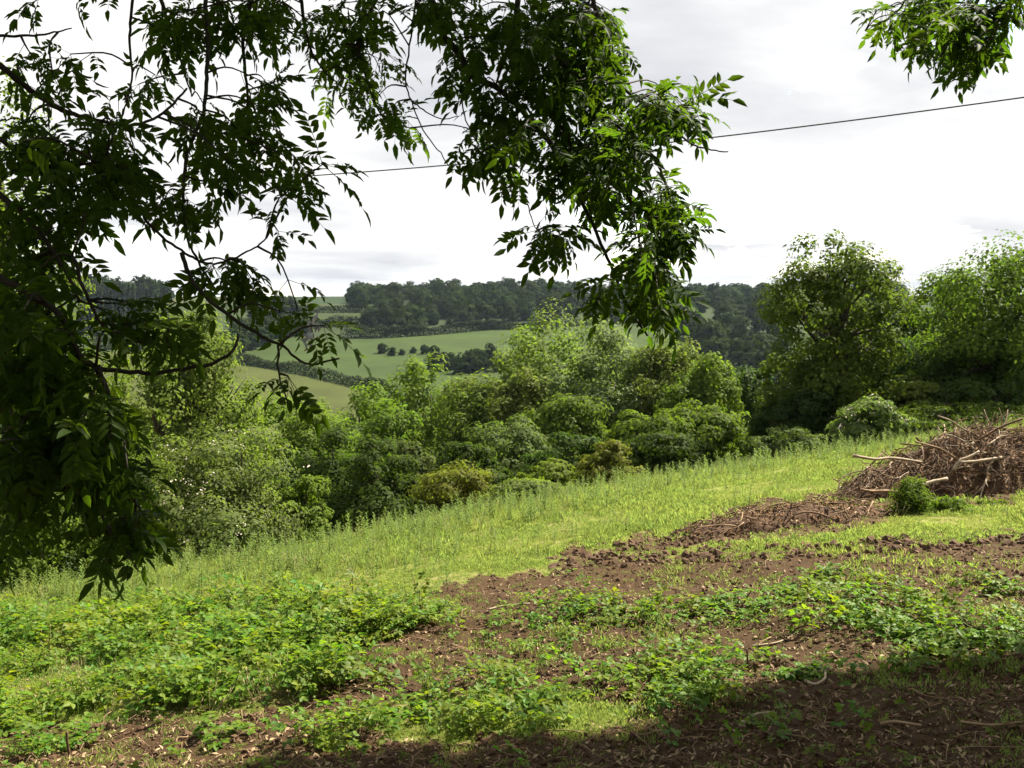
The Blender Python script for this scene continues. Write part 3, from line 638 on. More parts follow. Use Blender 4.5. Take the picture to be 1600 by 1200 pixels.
    B3 = [(-60, 1110), (560, 1100), (900, 1085), (900, 1140), (400, 1190), (-60, 1200)]
    nz = vnoise(P[:, 0] * 1.3, P[:, 1] * 1.3, 61) * .7 + vnoise(P[:, 0] * 3.1, P[:, 1] * 3.1, 62) * .4
    d = inpoly(px, py, B1) * (.12 + .9 * sstep(.32, .6, nz)); d = np.maximum(d, inpoly(px, py, B2) * .42 * sstep(.56, .8, nz)); d = np.maximum(d, inpoly(px, py, B3) * .4 * sstep(.5, .8, nz))
    d = np.maximum(d, .012 * (py > 900))
    k = RNG.uniform(size=len(P)) < d * .62; Q = P[k]; n = len(Q)
    sc = RNG.uniform(.5, 1.05, n) * np.where(inpoly(px[k], py[k], B1), 1.15, .9) * (.65 + .7 * sstep(.3, .75, nz[k]))
    Q[:, 2] += np.where(inpoly(px[k], py[k], B1), .06 * sstep(.42, .72, nz[k]), 0)
    o = scatter('bramble_ground_cover', BRAM, Q, zrot(n, .3), sc); tag(o, 'sprawling green bramble carpet over the cleared soil', 'brambles')
build_field()
# bramble clumps that stand apart on the soil
def bramble_clump(label, px, py, rx, ry, h):
    p = hit(px, py + ry * .6); d = p[1]; R = rx / F * d; rng = np.random.default_rng(int(px * 7 + py)); t = thing('bramble_clump', label, 'bramble', p, 0, 'bramble clumps on the soil')
    lf, cn = MB(), MB(); n = int(26 * max(R, .3) ** 1.5 / .35)
    for k in range(n):
        a = rng.uniform(0, 6.28); r = R * rng.uniform() ** .6; b = np.array([math.cos(a) * r, math.sin(a) * r * .75, 0]); b[2] = float(ground(p[0] + b[0], p[1] + b[1])) - p[2]
        hh = .6 * h * (1 - .55 * (r / R) ** 2) * rng.uniform(.4, 1.2); e = b + [rng.normal() * .1, rng.normal() * .1, hh]; cn.tube(spline([b - [0, 0, .03], (b + e) / 2 + rng.normal(size=3) * .03, e], 5), np.linspace(.004, .002, 5), 3)
        for q in range(5):
            c = b + (e - b) * rng.uniform(.35, 1); a2 = rng.uniform(0, 6.28); dv = np.array([math.cos(a2), math.sin(a2), rng.uniform(0, .5)]); c2 = c + dv * rng.uniform(.03, .07); s = rng.uniform(.05, .078); up = np.array([rng.normal() * .35, rng.normal() * .35, 1.])
            cn.tube([c, c2], .0015, 3)
            for da in (0, 1.15, -1.15):
                dd = np.array([math.cos(a2 + da), math.sin(a2 + da), dv[2] - .3]); leaflet(lf, c2, dd, up, s, s * .7, .18, .12)
    link('cane', cn.mesh('cane', MAT['cane']), t); tag(link('foliage', lf.mesh('foliage', MAT['bramble']), t), None, None, None, 'stuff')
for a in (('dense bramble clump at the top edge of the cleared soil, left of centre', 565, 985, 85, 26, .40), ('bramble clump beside the leaning twig at the turf edge', 650, 958, 70, 20, .30),
          ('spreading bramble clump in the middle of the soil, below the upright dark twig', 1000, 1050, 120, 42, .32), ('bramble clump left of the slanting dark twig', 915, 940, 55, 16, .25),
          ('wide bramble clump along the soil band left of centre right', 960, 958, 80, 18, .22), ('bramble clump behind the slanting dark twig', 1130, 942, 75, 22, .28),
          ('small bramble clump high on the bare soil band', 1282, 898, 45, 13, .26), ('bramble clump below the bare soil band', 1235, 922, 55, 14, .2),
          ('yellowing bramble clump under the long arching cane', 1345, 962, 60, 18, .24), ('large bramble clump low at the right, above the tree shadow', 1505, 1005, 95, 34, .28),
          ('bramble clump cut by the right border', 1572, 918, 50, 22, .35), ('bramble clump just left of the large low right one', 1415, 990, 60, 18, .2),
          ('bramble clump beside the bent pale stick', 1240, 1050, 40, 12, .2), ('bramble clump in the sun at bottom left', 330, 1150, 60, 18, .26), ('small bramble clump nearest the bottom left corner', 110, 1160, 45, 14, .22),
          ('bramble clump at the bottom centre by the turf', 660, 1120, 55, 18, .26), ('leafy bramble clump between the turf and the spreading clump', 850, 1100, 60, 20, .26)):
    bramble_clump(*a)

# ---------------------------------------------------------------- soil crumbs, leaf litter, twigs
def clod_mesh(seed):
    rng = np.random.default_rng(seed); import bmesh
    bm = bmesh.new(); bmesh.ops.create_icosphere(bm, subdivisions=1, radius=.03)
    for v in bm.verts: v.co *= rng.uniform(.6, 1.3); v.co.z *= .7
    me = bpy.data.meshes.new('clod'); bm.to_mesh(me); bm.free(); me.materials.append(MAT['clod']); return me
def litter_mesh(seed, mat='litter'):
    rng = np.random.default_rng(seed); mb = MB(); L = rng.uniform(.025, .06); leaflet(mb, (0, 0, .004), (1, .1, rng.uniform(-.1, .4)), (0, rng.normal() * .5, 1), L, L * rng.uniform(.3, .6), rng.uniform(-.3, .5), rng.uniform(-.3, .5)); return mb.mesh('litter', MAT[mat])
def twig_mesh(seed, mat):
    rng = np.random.default_rng(seed); mb = MB(); L = rng.uniform(.08, .3)
    mb.tube(spline([(-L / 2, 0, .004), (-L / 6, rng.normal() * .02, .012), (L / 5, rng.normal() * .02, .006), (L / 2, rng.normal() * .03, .012)], 7), np.linspace(.004, .002, 7), 4); return mb.mesh('twig', mat)
CLOD = [clod_mesh(k) for k in range(4)]; LIT = [litter_mesh(10 + k) for k in range(6)]; DEADL = [litter_mesh(40 + k, 'deadleaf') for k in range(6)]; TWIG = [twig_mesh(30 + k, MAT['stick']) for k in range(6)]
def build_litter():
    P, px, py = field_samples(60000, 5.4, 20); so_ = soil_mask(px, py); P[:, 2] = ground_rough(P, so_)
    k = (so_ > .8) & (RNG.uniform(size=len(P)) < .55); Q = P[k]; n = len(Q); edge = sstep(900, 860, py[k])
    o = scatter('soil_crumbs', CLOD, Q, zrot(n, 1), np.minimum(np.abs(RNG.normal(size=n)) ** 1.5 * .4 * (1 + .8 * edge) + .15, 1.3)); tag(o, 'crumbs and clods of dark brown soil', 'soil')
    R_ = [(860, 902), (1000, 886), (1150, 876), (1300, 876), (1450, 862), (1640, 846), (1640, 826), (1450, 836), (1300, 850), (1150, 856), (1000, 866), (860, 886)]
    k = (inpoly(px, py, R_) | (inpoly(px, py, SOILB) & (px < 1150))) & (RNG.uniform(size=len(P)) < .30); Q2 = P[k]; n = len(Q2)
    o = scatter('turned_clods', CLOD, Q2, zrot(n, 1), RNG.uniform(.5, 1., n) ** 2 * 2.6 + .3); tag(o, 'ridge of turned-over clods along the upper edge of the bare soil', 'soil')
    k = (so_ > .3) & (RNG.uniform(size=len(P)) < .36); Q = P[k]; n = len(Q)
    o = scatter('leaf_litter', LIT, Q + [0, 0, .008], zrot(n, .5), RNG.uniform(.4, 1.1, n)); tag(o, 'dead leaves and wood chips strewn over the soil', 'litter')
    k = (so_ > .3) & (RNG.uniform(size=len(P)) < .04); Q = P[k]; n = len(Q)
    o = scatter('fallen_twigs', TWIG, Q + [0, 0, .01], zrot(n, .2), RNG.uniform(.5, 1.6, n)); tag(o, 'thin broken twigs strewn over the soil', 'twigs')
build_litter()
def stick(label, pts, r0, r1, mat, name='stick', lift=.02, heights=None, cat='stick'):
    """pts: pixels along the stick; heights: metres above the ground there"""
    P = []
    for k, q in enumerate(pts):
        h = heights[k] if heights else 0
        if h and k: # raised point: same distance as the foot
            P.append(at(q[0], q[1], P[0][1] + (h if h < 0 else 0)))
        else: P.append(hit(*q) + [0, 0, lift])
    P = np.array(P); o = P[0].copy(); n = 6 * len(P); mb = MB(); mb.tube(spline(P - o, n), np.linspace(r0, r1, n) * RNG.uniform(.9, 1.1, n), 6)
    ob = link(name, mb.mesh(name, MAT[mat], True)); ob.location = o; return tag(ob, label, cat)
stick('bent pale stick lying at the edge of the tree shadow', [(1163, 1146), (1158, 1131), (1180, 1124), (1210, 1119)], .015, .011, 'palestick', heights=[0, 1, 0, 0])
stick('forked bleached stick curling up from the soil beside a small bramble', [(1250, 1068), (1272, 1074), (1288, 1068), (1290, 1050), (1296, 1042)], .014, .008, 'palestick', heights=[0, 0, 0, 1, 1])
stick('pale curved stick lying left of the arching cane', [(1175, 1016), (1210, 1010), (1232, 1004), (1240, 995)], .010, .006, 'palestick')
stick('long dark bramble cane arching over the soil', [(1236, 996), (1250, 980), (1290, 973), (1340, 982), (1388, 1002)], .008, .006, 'darkstick', 'arching_cane', heights=[0, 1, 1, 1, 0], cat='cane')
stick('dark upright twig stuck in the soil right of the spreading clump', [(1169, 1054), (1167, 1014)], .010, .007, 'darkstick', heights=[0, 1])
stick('slanting dark twig rising from the brambles', [(1145, 962), (1160, 945), (1174, 922)], .009, .006, 'darkstick', heights=[0, 1, 1])
stick('thin straw-coloured cane leaning above the brambles right of centre', [(1046, 990), (1030, 955), (1010, 920)], .006, .003, 'stick', heights=[0, 1, 1])
stick('thin pale cane leaning over the soil band', [(1045, 908), (1025, 888), (1005, 870)], .007, .004, 'stick', heights=[0, 1, 1])
stick('pale stick propped at the lower left of the spreading clump', [(1014, 1088), (1035, 1076), (1056, 1066)], .009, .008, 'palestick')
stick('dark forked twig leaning out of the brambles at the turf edge', [(530, 945), (545, 918), (556, 885)], .010, .004, 'darkstick', heights=[0, 1, 1])
stick('short dark twig beside the leaning forked twig', [(550, 930), (551, 905), (550, 884)], .007, .003, 'darkstick', heights=[0, 1, 1])
stick('dry reddish stem leaning above the turf edge', [(665, 945), (650, 915), (642, 895)], .006, .003, 'stick', heights=[0, 1, 1])
stick('short dark stump of twig at the bottom left corner', [(110, 1190), (106, 1165), (104, 1143)], .012, .010, 'darkstick', heights=[0, 1, 1])
stick('straight bleached stick lying at the top of the soil left of centre', [(763, 956), (785, 950), (828, 946)], .012, .010, 'palestick')
stick('long thin stick lying on the bare soil at right', [(1395, 952), (1425, 940), (1460, 930)], .010, .006, 'palestick')
stick('reddish stick lying across the soil above the arching cane', [(1235, 940), (1275, 938), (1310, 930)], .009, .006, 'stick')
stick('pale broken stick half buried in the shadow at bottom right', [(1375, 1140), (1400, 1138), (1440, 1140)], .012, .008, 'stick')
stick('thin stick crossing the dark shadow at the right border', [(1500, 1142), (1550, 1140), (1598, 1139)], .009, .007, 'stick')
stick('curved twig arching over at the bottom centre', [(636, 1162), (642, 1158), (648, 1164), (650, 1176)], .007, .005, 'stick', heights=[0, 1, 1, 0])
stick('thin twig lying below the spreading clump', [(1130, 1100), (1150, 1092), (1185, 1093), (1200, 1095)], .006, .004, 'palestick')

# ---------------------------------------------------------------- brush pile, low brash mound and the green bush beside them
def mound_mesh(cx, cy, rx, ry, h, seed, rot=0, nr=26, na=64, rough=.16, p=1.4):
    r = np.linspace(0, 1, nr); a = np.linspace(0, 2 * math.pi, na, endpoint=False); R, A = np.meshgrid(r, a, indexing='ij')
    lx = R * np.cos(A) * rx; ly = R * np.sin(A) * ry; c, s = math.cos(rot), math.sin(rot); x = lx * c - ly * s; y = lx * s + ly * c
    prof = np.clip(1 - R ** 2, 0, 1) ** (1 / p); wob = 1 + 1.0 * fbm(x * .8 + seed, y * .8, seed, 3)
    z = ground(cx + x, cy + y) - .12 + (h + .12) * prof * wob + rough * fbm(x * 4, y * 4, seed + 3, 3) * (R < .98)
    v = np.stack([x, y, z], -1).reshape(-1, 3); i = np.arange(nr - 1)[:, None] * na; j = np.arange(na)[None]; jn = (j + 1) % na
    return v, np.stack([i + j, i + na + j, i + na + jn, i + jn], -1).reshape(-1, 4)[:, ::-1]
def stick_mesh(seed, L, r, mat, fork=False):
    rng = np.random.default_rng(seed); mb = MB(); c = spline([(-L / 2, 0, 0), (-L / 5, rng.normal() * L * .06, rng.normal() * L * .05), (L / 5, rng.normal() * L * .06, rng.normal() * L * .05), (L / 2, rng.normal() * L * .08, rng.normal() * L * .06)], 8)
    mb.tube(c, np.linspace(r, r * .45, 8), 6)
    if fork: mb.tube(spline([c[4], c[4] + [L * .15, L * .1, L * .04], c[4] + [L * .28, L * .22, L * .03]], 5), np.linspace(r * .6, r * .2, 5), 5)
    return mb.mesh('stick', mat, True)
def heap(name, label, cat, px, py, d, rx, ry, h, seed, rot, nstick, nextra, nlit, lens, rads, mats, rough, p=1.4, upright=.25):
    c = at(px, py, d); cx, cy = c[0], c[1]; g = float(ground(cx, cy)); t = thing(name, label, cat, (cx, cy, g))
    v, q = mound_mesh(cx, cy, rx, ry, h, seed, rot, rough=rough, p=p); v[:, 2] -= g
    link('soil_core', mesh_np('soil_core', v, [q], MAT['mound'], False), t)
    rng = np.random.default_rng(seed); Q = v.reshape(26, 64, 3)
    nrm_ = norm(np.cross(np.roll(Q, -1, 1) - Q, np.gradient(Q, axis=0))); nrm_ = np.where(nrm_[..., 2:3] < 0, -nrm_, nrm_)
    protos = [stick_mesh(seed + k, rng.uniform(*lens), rng.uniform(*rads), MAT[mats[k % len(mats)]], k % 3 == 0) for k in range(14)]
    def sample(n, front):
        i = np.clip((np.sqrt(rng.uniform(size=n)) * 25).astype(int), 1, 24); j = rng.integers(0, 64, n)
        if front:
            pass
        return Q[i, j], nrm_[i, j]
    def basis(n_, r):
        tdir = norm(np.cross(n_, rng.normal(size=3))); tdir = norm(tdir + n_ * rng.normal() * upright); y = norm(np.cross(n_, tdir)); z = np.cross(tdir, y)
        return Matrix(((tdir[0], y[0], z[0]), (tdir[1], y[1], z[1]), (tdir[2], y[2], z[2])))
    P, Nn = sample(nstick, True)
    for k in range(nstick):
        o = link('stick', protos[k % 14], t); m = basis(Nn[k], rng); o.rotation_euler = m.to_euler(); o.location = P[k] + Nn[k] * rng.uniform(.0, .14); s = rng.uniform(.6, 1.25); o.scale = (s, s, s)
    P, Nn = sample(nextra, False); E = np.array([basis(n_, rng).to_euler()[:] for n_ in Nn])
    scatter('brushwood', protos[::2] , P + Nn * rng.uniform(0, .10, (nextra, 1)), E, rng.uniform(.2, .6, nextra), parent=t)
    P, Nn = sample(nlit, False); E = np.array([basis(n_, rng).to_euler()[:] for n_ in Nn])
    scatter('dead_leaves', DEADL + DEADL + LIT[:3], P + Nn * rng.uniform(.01, .12, (nlit, 1)), E, rng.uniform(.6, 1.7, nlit), parent=t)
    return t
pile = heap('brush_pile', 'big heap of dead branches and brown leaves at the right border', 'brush pile', 1545, 770, 18.0, 2.7, 1.5, 1.0, 5, -.12, 290, 1500, 7500, (.4, 1.5), (.006, .020), ('darkstick', 'stick', 'darkstick', 'stick', 'darkstick', 'darkstick', 'palestick'), .5, 1.0, .26)
mound = heap('brash_mound', 'low brown bank of roots and twigs tailing off from the brush pile', 'brash heap', 1235, 806, 15.6, 1.9, .62, .24, 8, .22, 60, 420, 1500, (.3, .9), (.006, .018), ('darkstick', 'stick', 'darkstick'), .22, 1.5, .12)
def long_stick(parent, a, b, d0, d1, r0, r1, mat, sag=0, label=None):
    A = at(*a, d0); B = at(*b, d1); o = parent.location; L_ = np.linalg.norm(B - A); q_ = lambda f: A + (B - A) * f + RNG.normal(size=3) * L_ * .02 + [0, 0, sag * 4 * f * (1 - f)]; mb = MB(); mb.tube(spline([A, q_(.3), q_(.6), B], 14) - np.array(o), np.linspace(r0, r1, 14) * .75 * RNG.uniform(.85, 1.15, 14), 7)
    ob = link('stick', mb.mesh('stick', MAT[mat], True), parent)
    if label: ob['label'] = label
long_stick(pile, (1334, 712), (1440, 722), 16.8, 17.4, .035, .03, 'palestick', .02, 'straight pale branch poking out of the left side')
long_stick(pile, (1466, 650), (1530, 682), 17.5, 17.8, .018, .022, 'palestick', .02)
long_stick(pile, (1520, 652), (1535, 690), 17.4, 17.6, .012, .018, 'palestick', .0)
long_stick(pile, (1420, 765), (1480, 748), 16.6, 16.7, .05, .04, 'palestick', .02, 'thick bleached branch low in the heap')
long_stick(pile, (1520, 800), (1545, 745), 16.4, 16.8, .012, .02, 'palestick', .04)
long_stick(pile, (1490, 735), (1530, 705), 16.9, 17.0, .05, .03, 'palestick', .05, 'pale curved branch in the middle of the heap')
long_stick(pile, (1500, 722), (1565, 715), 16.8, 17.0, .03, .04, 'palestick', -.02)
long_stick(pile, (1550, 665), (1600, 650), 17.8, 18.0, .012, .008, 'darkstick', .1)
long_stick(pile, (1490, 775), (1512, 810), 16.3, 16.0, .016, .01, 'stick', .08)
long_stick(pile, (1345, 765), (1410, 770), 16.3, 16.4, .03, .035, 'stick', .02)
long_stick(pile, (1430, 690), (1500, 720), 17.0, 17.2, .02, .02, 'stick', .05)
long_stick(mound, (1220, 826), (1305, 812), 14.9, 15.1, .016, .02, 'darkstick', .18)
long_stick(mound, (1090, 823), (1150, 822), 14.7, 14.8, .014, .014, 'stick', .02)
mid_bush = mid_tree('gorse_bush', 'feathery dark green bush growing against the brush pile', 'bush', 1428, 748, 58, 15.6, 'mid', cb=0, nl=12, seed=77, leafpx=5, aspect=.25, dens=1.6, clump=.55)
mid_tree('nettle_patch', 'fresh green nettles beside the feathery bush', 'nettles', 1482, 778, 66, 15.4, 'bright', cb=0, nl=7, seed=78, leafpx=6, aspect=.5)
mid_tree('nettle_patch', 'low green nettles at the foot of the brush pile on the far right', 'nettles', 1560, 785, 60, 15.8, 'mid', cb=0, nl=6, seed=79, leafpx=6, aspect=.5)

# ---------------------------------------------------------------- the ash trees whose branches hang into the picture
def ash_leaf(seed):
    rng = np.random.default_rng(seed); mb = MB(); L = .20 * rng.uniform(.85, 1.15); b = rng.normal() * .025
    st = spline([(0, 0, 0), (b, L * .4, -.006), (b * 1.3, L * .75, -.022), (b * .6, L, -.045)], 9); mb.tube(st[[0, 3, 6, 8]], [.0018, .0015, .0012, .0008], 3)
    np_ = rng.integers(3, 6)
    for k in range(np_):
        i = 2 + int(k * 6 / np_); p = st[i]; s = .075 * rng.uniform(.8, 1.15) * (1 - .12 * abs(k - np_ / 2))
        for sg in (-1, 1):
            a = rng.uniform(.75, 1.15) * sg; dv = (math.sin(a), math.cos(a), rng.uniform(-.35, .1)); leaflet(mb, p, dv, (rng.normal() * .25, rng.normal() * .25, 1), s, s * .42, .25, .2)
    leaflet(mb, st[-1], (rng.normal() * .2, 1, -.35), (0, .2, 1), .085, .031, .25, .2)
    return mb.mesh('leaf', MAT['ash'])
ASHL = [ash_leaf(600 + k) for k in range(8)]
def orient(dirv, nrm):
    d = norm(np.asarray(dirv, float)); n = norm(np.asarray(nrm, float) - d * np.dot(nrm, d)); x = np.cross(d, n)
    return Matrix(((x[0], d[0], n[0]), (x[1], d[1], n[1]), (x[2], d[2], n[2]))).to_euler()
def ash_tree(label, foot, limbs, branches, regions, crowns, seed, nparts, dens=1.35):
    """limbs: big wood out of the picture; branches: traced in the photograph (px, py, distance); regions: leafy patches; crowns: the rest of the crown above and beside the view, and any leaf mass added behind it to block sky light"""
    rng = np.random.default_rng(seed); foot = np.array([foot[0], foot[1], float(ground(foot[0], foot[1]))]); t = thing('ash_tree', label, 'tree', foot)
    mb = MB(); tr = spline([foot - [0, 0, .5], foot + [.05, .1, 1.5], foot + [.2, .2, 3.4], limbs[0][0]], 14) - foot; mb.tube(tr, np.linspace(.30, .17, 14), 12); link('trunk', mb.mesh('trunk', MAT['bark'], True), t)
    nodes = []
    for L in limbs:
        mb = MB(); c = spline(L, 14); mb.tube(c - foot, np.linspace(.13, .04, 14), 8); link('limb', mb.mesh('limb', MAT['bark'], True), t)
    limbpts = np.concatenate([spline(L, 30) for L in limbs]); brs = []
    for pts, r0, r1 in branches:
        P = np.array([at(*q[:2], q[2]) for q in pts]); n = 5 * len(P); c = spline(P, n); c[1:-1] += rng.normal(size=(n - 2, 3)) * .0018
        mb = MB(); mb.tube(c - foot, np.linspace(r0, r1, n), 6)
        if pts[0][1] <= 5 or pts[0][0] <= 5:                # enters from outside the frame: carry it on to the nearest limb
            k = np.argmin(((limbpts - c[0]) ** 2).sum(1)); a = limbpts[k]; dirn = norm(c[0] - c[2]); mb.tube(spline([a, (a + c[0]) / 2 + dirn * .3, c[0]], 10) - foot, np.linspace(r0 * 2, r0, 10), 6)
        brs.append(link('branch', mb.mesh('branch', MAT['twigbark'], True), t))
        nodes.append(c)
    allc = np.concatenate(nodes); owner = np.concatenate([np.full(len(c), k) for k, c in enumerate(nodes)]); tw = MB(); leaves = []
    for (cx, cy, rx, ry, d, n) in regions:
        cy -= 18; n = max(1, int(round(n * dens * (1.35 if cx > 600 else (.66 if cx > 230 else .8) if cy < 420 else 1.3 if cx < 230 else .55))))
        for k in range(n):
            a = rng.uniform(0, 6.28); r = math.sqrt(rng.uniform()); A = at(cx + rx * r * math.cos(a), cy + ry * r * math.sin(a), d * (1 + rng.normal() * .07))
            dist = ((allc - A) ** 2).sum(1) + .4 * np.maximum(A[2] - allc[:, 2], 0); i = np.argmin(dist); b = allc[i]; ln = np.linalg.norm(A - b)
            if ln > 1.2: b = A + norm(b - A) * .5
            mid = (A + b) / 2 + np.array([0, 0, .10 * ln]) + rng.normal(size=3) * .012; c = spline([b, mid, A], 8); tw.tube(c - foot, np.linspace(.0045, .0022, 8), 4)
            td = norm(A - mid + np.array([0, 0, -.02])); m = rng.integers(2, 4)
            side = norm(np.cross(td, [0, 0, 1]) + 1e-3); leaves.append((A, td + [0, 0, -.45]))
            for q in range(m):
                p = c[7 - 2 * q] if q < 3 else c[2]; tw_ang = rng.uniform(0, 3.14); sv = side * math.cos(tw_ang) + np.cross(td, side) * math.sin(tw_ang)
                for sg in (-1, 1): leaves.append((p, sv * sg * .9 + td * .55 + np.array([0, 0, -.35]) + rng.normal(size=3) * .15))
    tag(link('twigs', tw.mesh('twig', MAT['twigbark']), t), None, None, None, 'stuff')
    pos = np.array([l[0] for l in leaves]); px, py = proj(pos); order = np.argsort(pos[:, 1] + 100 * ((px < -20) | (px > 1620) | (py < -20)))
    rots = np.array([orient(l[1], np.array([0, -.25, 1.]) + rng.normal(size=3) * .45)[:] for l in leaves]); sc = rng.uniform(.45, 1.0, len(leaves)) * np.where(pos[:, 1] < 3.5, .82, 1); idx = rng.integers(0, len(ASHL), len(leaves))
    big = order[:nparts]; rest = order[nparts:]
    for k in big:
        o = link('leaf', ASHL[idx[k]], brs[owner[np.argmin(((allc - pos[k]) ** 2).sum(1))]]); o.location = pos[k] - foot; o.rotation_euler = rots[k]; s = float(sc[k]); o.scale = (s, s, s)
    P, R_, S_ = [pos[rest]], [rots[rest]], [sc[rest]]
    for (c, r, n) in crowns:                                  # crown and added sky-blocking leaf mass outside the view: the same leaves
        u = norm(rng.normal(size=(n, 3))) * rng.uniform(.15, 1, (n, 1)) ** .4 * np.array(r) + np.array(c)
        cl = vnoise(u[:, 0] * 1.1 + u[:, 2], u[:, 1] * 1.1 - u[:, 2], 71) > .25
        ppx, ppy = proj(u); out = (ppy < -60) | (ppx < -80) | (ppx > 1700) | (u[:, 1] < .5); u = u[cl & out]; m = len(u)
        P.append(u); R_.append(np.array([orient(norm(rng.normal(size=3)) + [0, 0, -.5], np.array([0, 0, 1.]) + rng.normal(size=3) * .4)[:] for k in range(m)])); S_.append(rng.uniform(1.4, 2.1, m))
    scatter('foliage', ASHL, np.concatenate(P) - foot, np.concatenate(R_), np.concatenate(S_), parent=t)
    print('ash leaves', len(leaves), 'crown', sum(len(q) for q in P[1:]))
    return t
def D(pts, d0, d1=None):
    d1 = d0 if d1 is None else d1; n = len(pts); return [(p[0], p[1], d0 + (d1 - d0) * k / (n - 1)) for k, p in enumerate(pts)]
BR = [
 (D([(672, -5), (684, 30), (694, 58), (718, 84), (737, 118), (780, 140), (832, 190), (876, 246), (902, 298), (930, 360), (955, 417), (981, 478), (1012, 525)], 4.9, 4.6), .020, .005),
 (D([(810, -5), (806, 70), (828, 118), (852, 170), (884, 210), (910, 280), (925, 340)], 5.1, 4.8), .016, .005),
 (D([(925, -5), (936, 30), (950, 72), (958, 108), (978, 142), (1012, 168), (1045, 196), (1080, 224), (1104, 233), (1138, 237)], 4.9, 4.6), .012, .003),
 (D([(945, 45), (930, 80), (905, 112), (898, 130)], 4.9), .008, .004),
 (D([(836, 60), (880, 128), (930, 170), (985, 215), (1030, 262), (1050, 330), (1045, 400)], 5.0, 4.6), .011, .004),
 (D([(650, -5), (645, 40), (634, 118), (640, 150), (660, 200), (690, 242), (707, 270)], 4.8), .005, .0025),
 (D([(640, 155), (662, 172), (690, 186), (716, 181)], 4.8), .004, .002),
 (D([(735, 120), (722, 160), (735, 205), (758, 245)], 4.8), .005, .002),
 (D([(824, 318), (832, 345), (842, 366)], 4.7), .003, .002),
 (D([(985, 320), (1000, 380), (1015, 440), (1020, 490)], 4.6), .005, .002),
 (D([(590, -5), (560, 60), (575, 130), (600, 185), (640, 200)], 5.4), .010, .003),
 (D([(470, -5), (480, 60), (505, 110), (540, 140)], 5.2), .010, .003),
 (D([(395, -5), (380, 60), (385, 130), (392, 200), (420, 240)], 4.6), .010, .003),
 (D([(208, -5), (203, 60), (206, 120), (193, 176)], 4.0), .006, .003),
 (D([(250, -5), (268, 55), (282, 95), (300, 150)], 4.4), .009, .003),
 (D([(322, -5), (324, 80), (322, 130), (318, 175), (300, 222), (290, 255), (287, 320), (293, 372), (312, 412), (332, 446)], 4.2, 3.6), .009, .004),
 (D([(195, 268), (225, 340), (262, 376), (300, 402), (326, 412), (362, 405), (400, 386), (416, 372)], 3.6, 3.6), .006, .003),
 (D([(-5, 98), (50, 142), (100, 172), (150, 187), (200, 196), (250, 180), (292, 138)], 3.2, 3.7), .010, .004),
 (D([(-5, 56), (60, 55), (112, 44)], 3.2), .005, .002),
 (D([(-5, 430), (46, 460), (95, 495), (130, 562), (180, 579), (250, 582), (330, 568), (366, 545), (372, 522)], 2.9, 3.0), .011, .004),
 (D([(112, 400), (138, 468), (165, 515), (190, 530), (245, 537), (272, 545)], 3.0), .006, .003),
 (D([(284, 395), (302, 442), (350, 488), (400, 520), (440, 540), (480, 568), (530, 560)], 3.4, 3.2), .008, .003),
 (D([(434, 540), (437, 592), (452, 635)], 3.2), .004, .002),
 (D([(150, 572), (175, 630), (186, 700), (202, 742), (212, 800), (200, 870)], 2.9, 3.0), .008, .003),
 (D([(-5, 698), (46, 748), (90, 756), (150, 790), (172, 832), (205, 868)], 2.9), .009, .003),
 (D([(-5, 215), (60, 258), (120, 258), (165, 252)], 3.2), .008, .003),
 (D([(-5, 560), (60, 610), (110, 680), (130, 740)], 3.0), .010, .004),
 (D([(-5, 300), (50, 350), (100, 420), (125, 470)], 3.1), .010, .004),
]
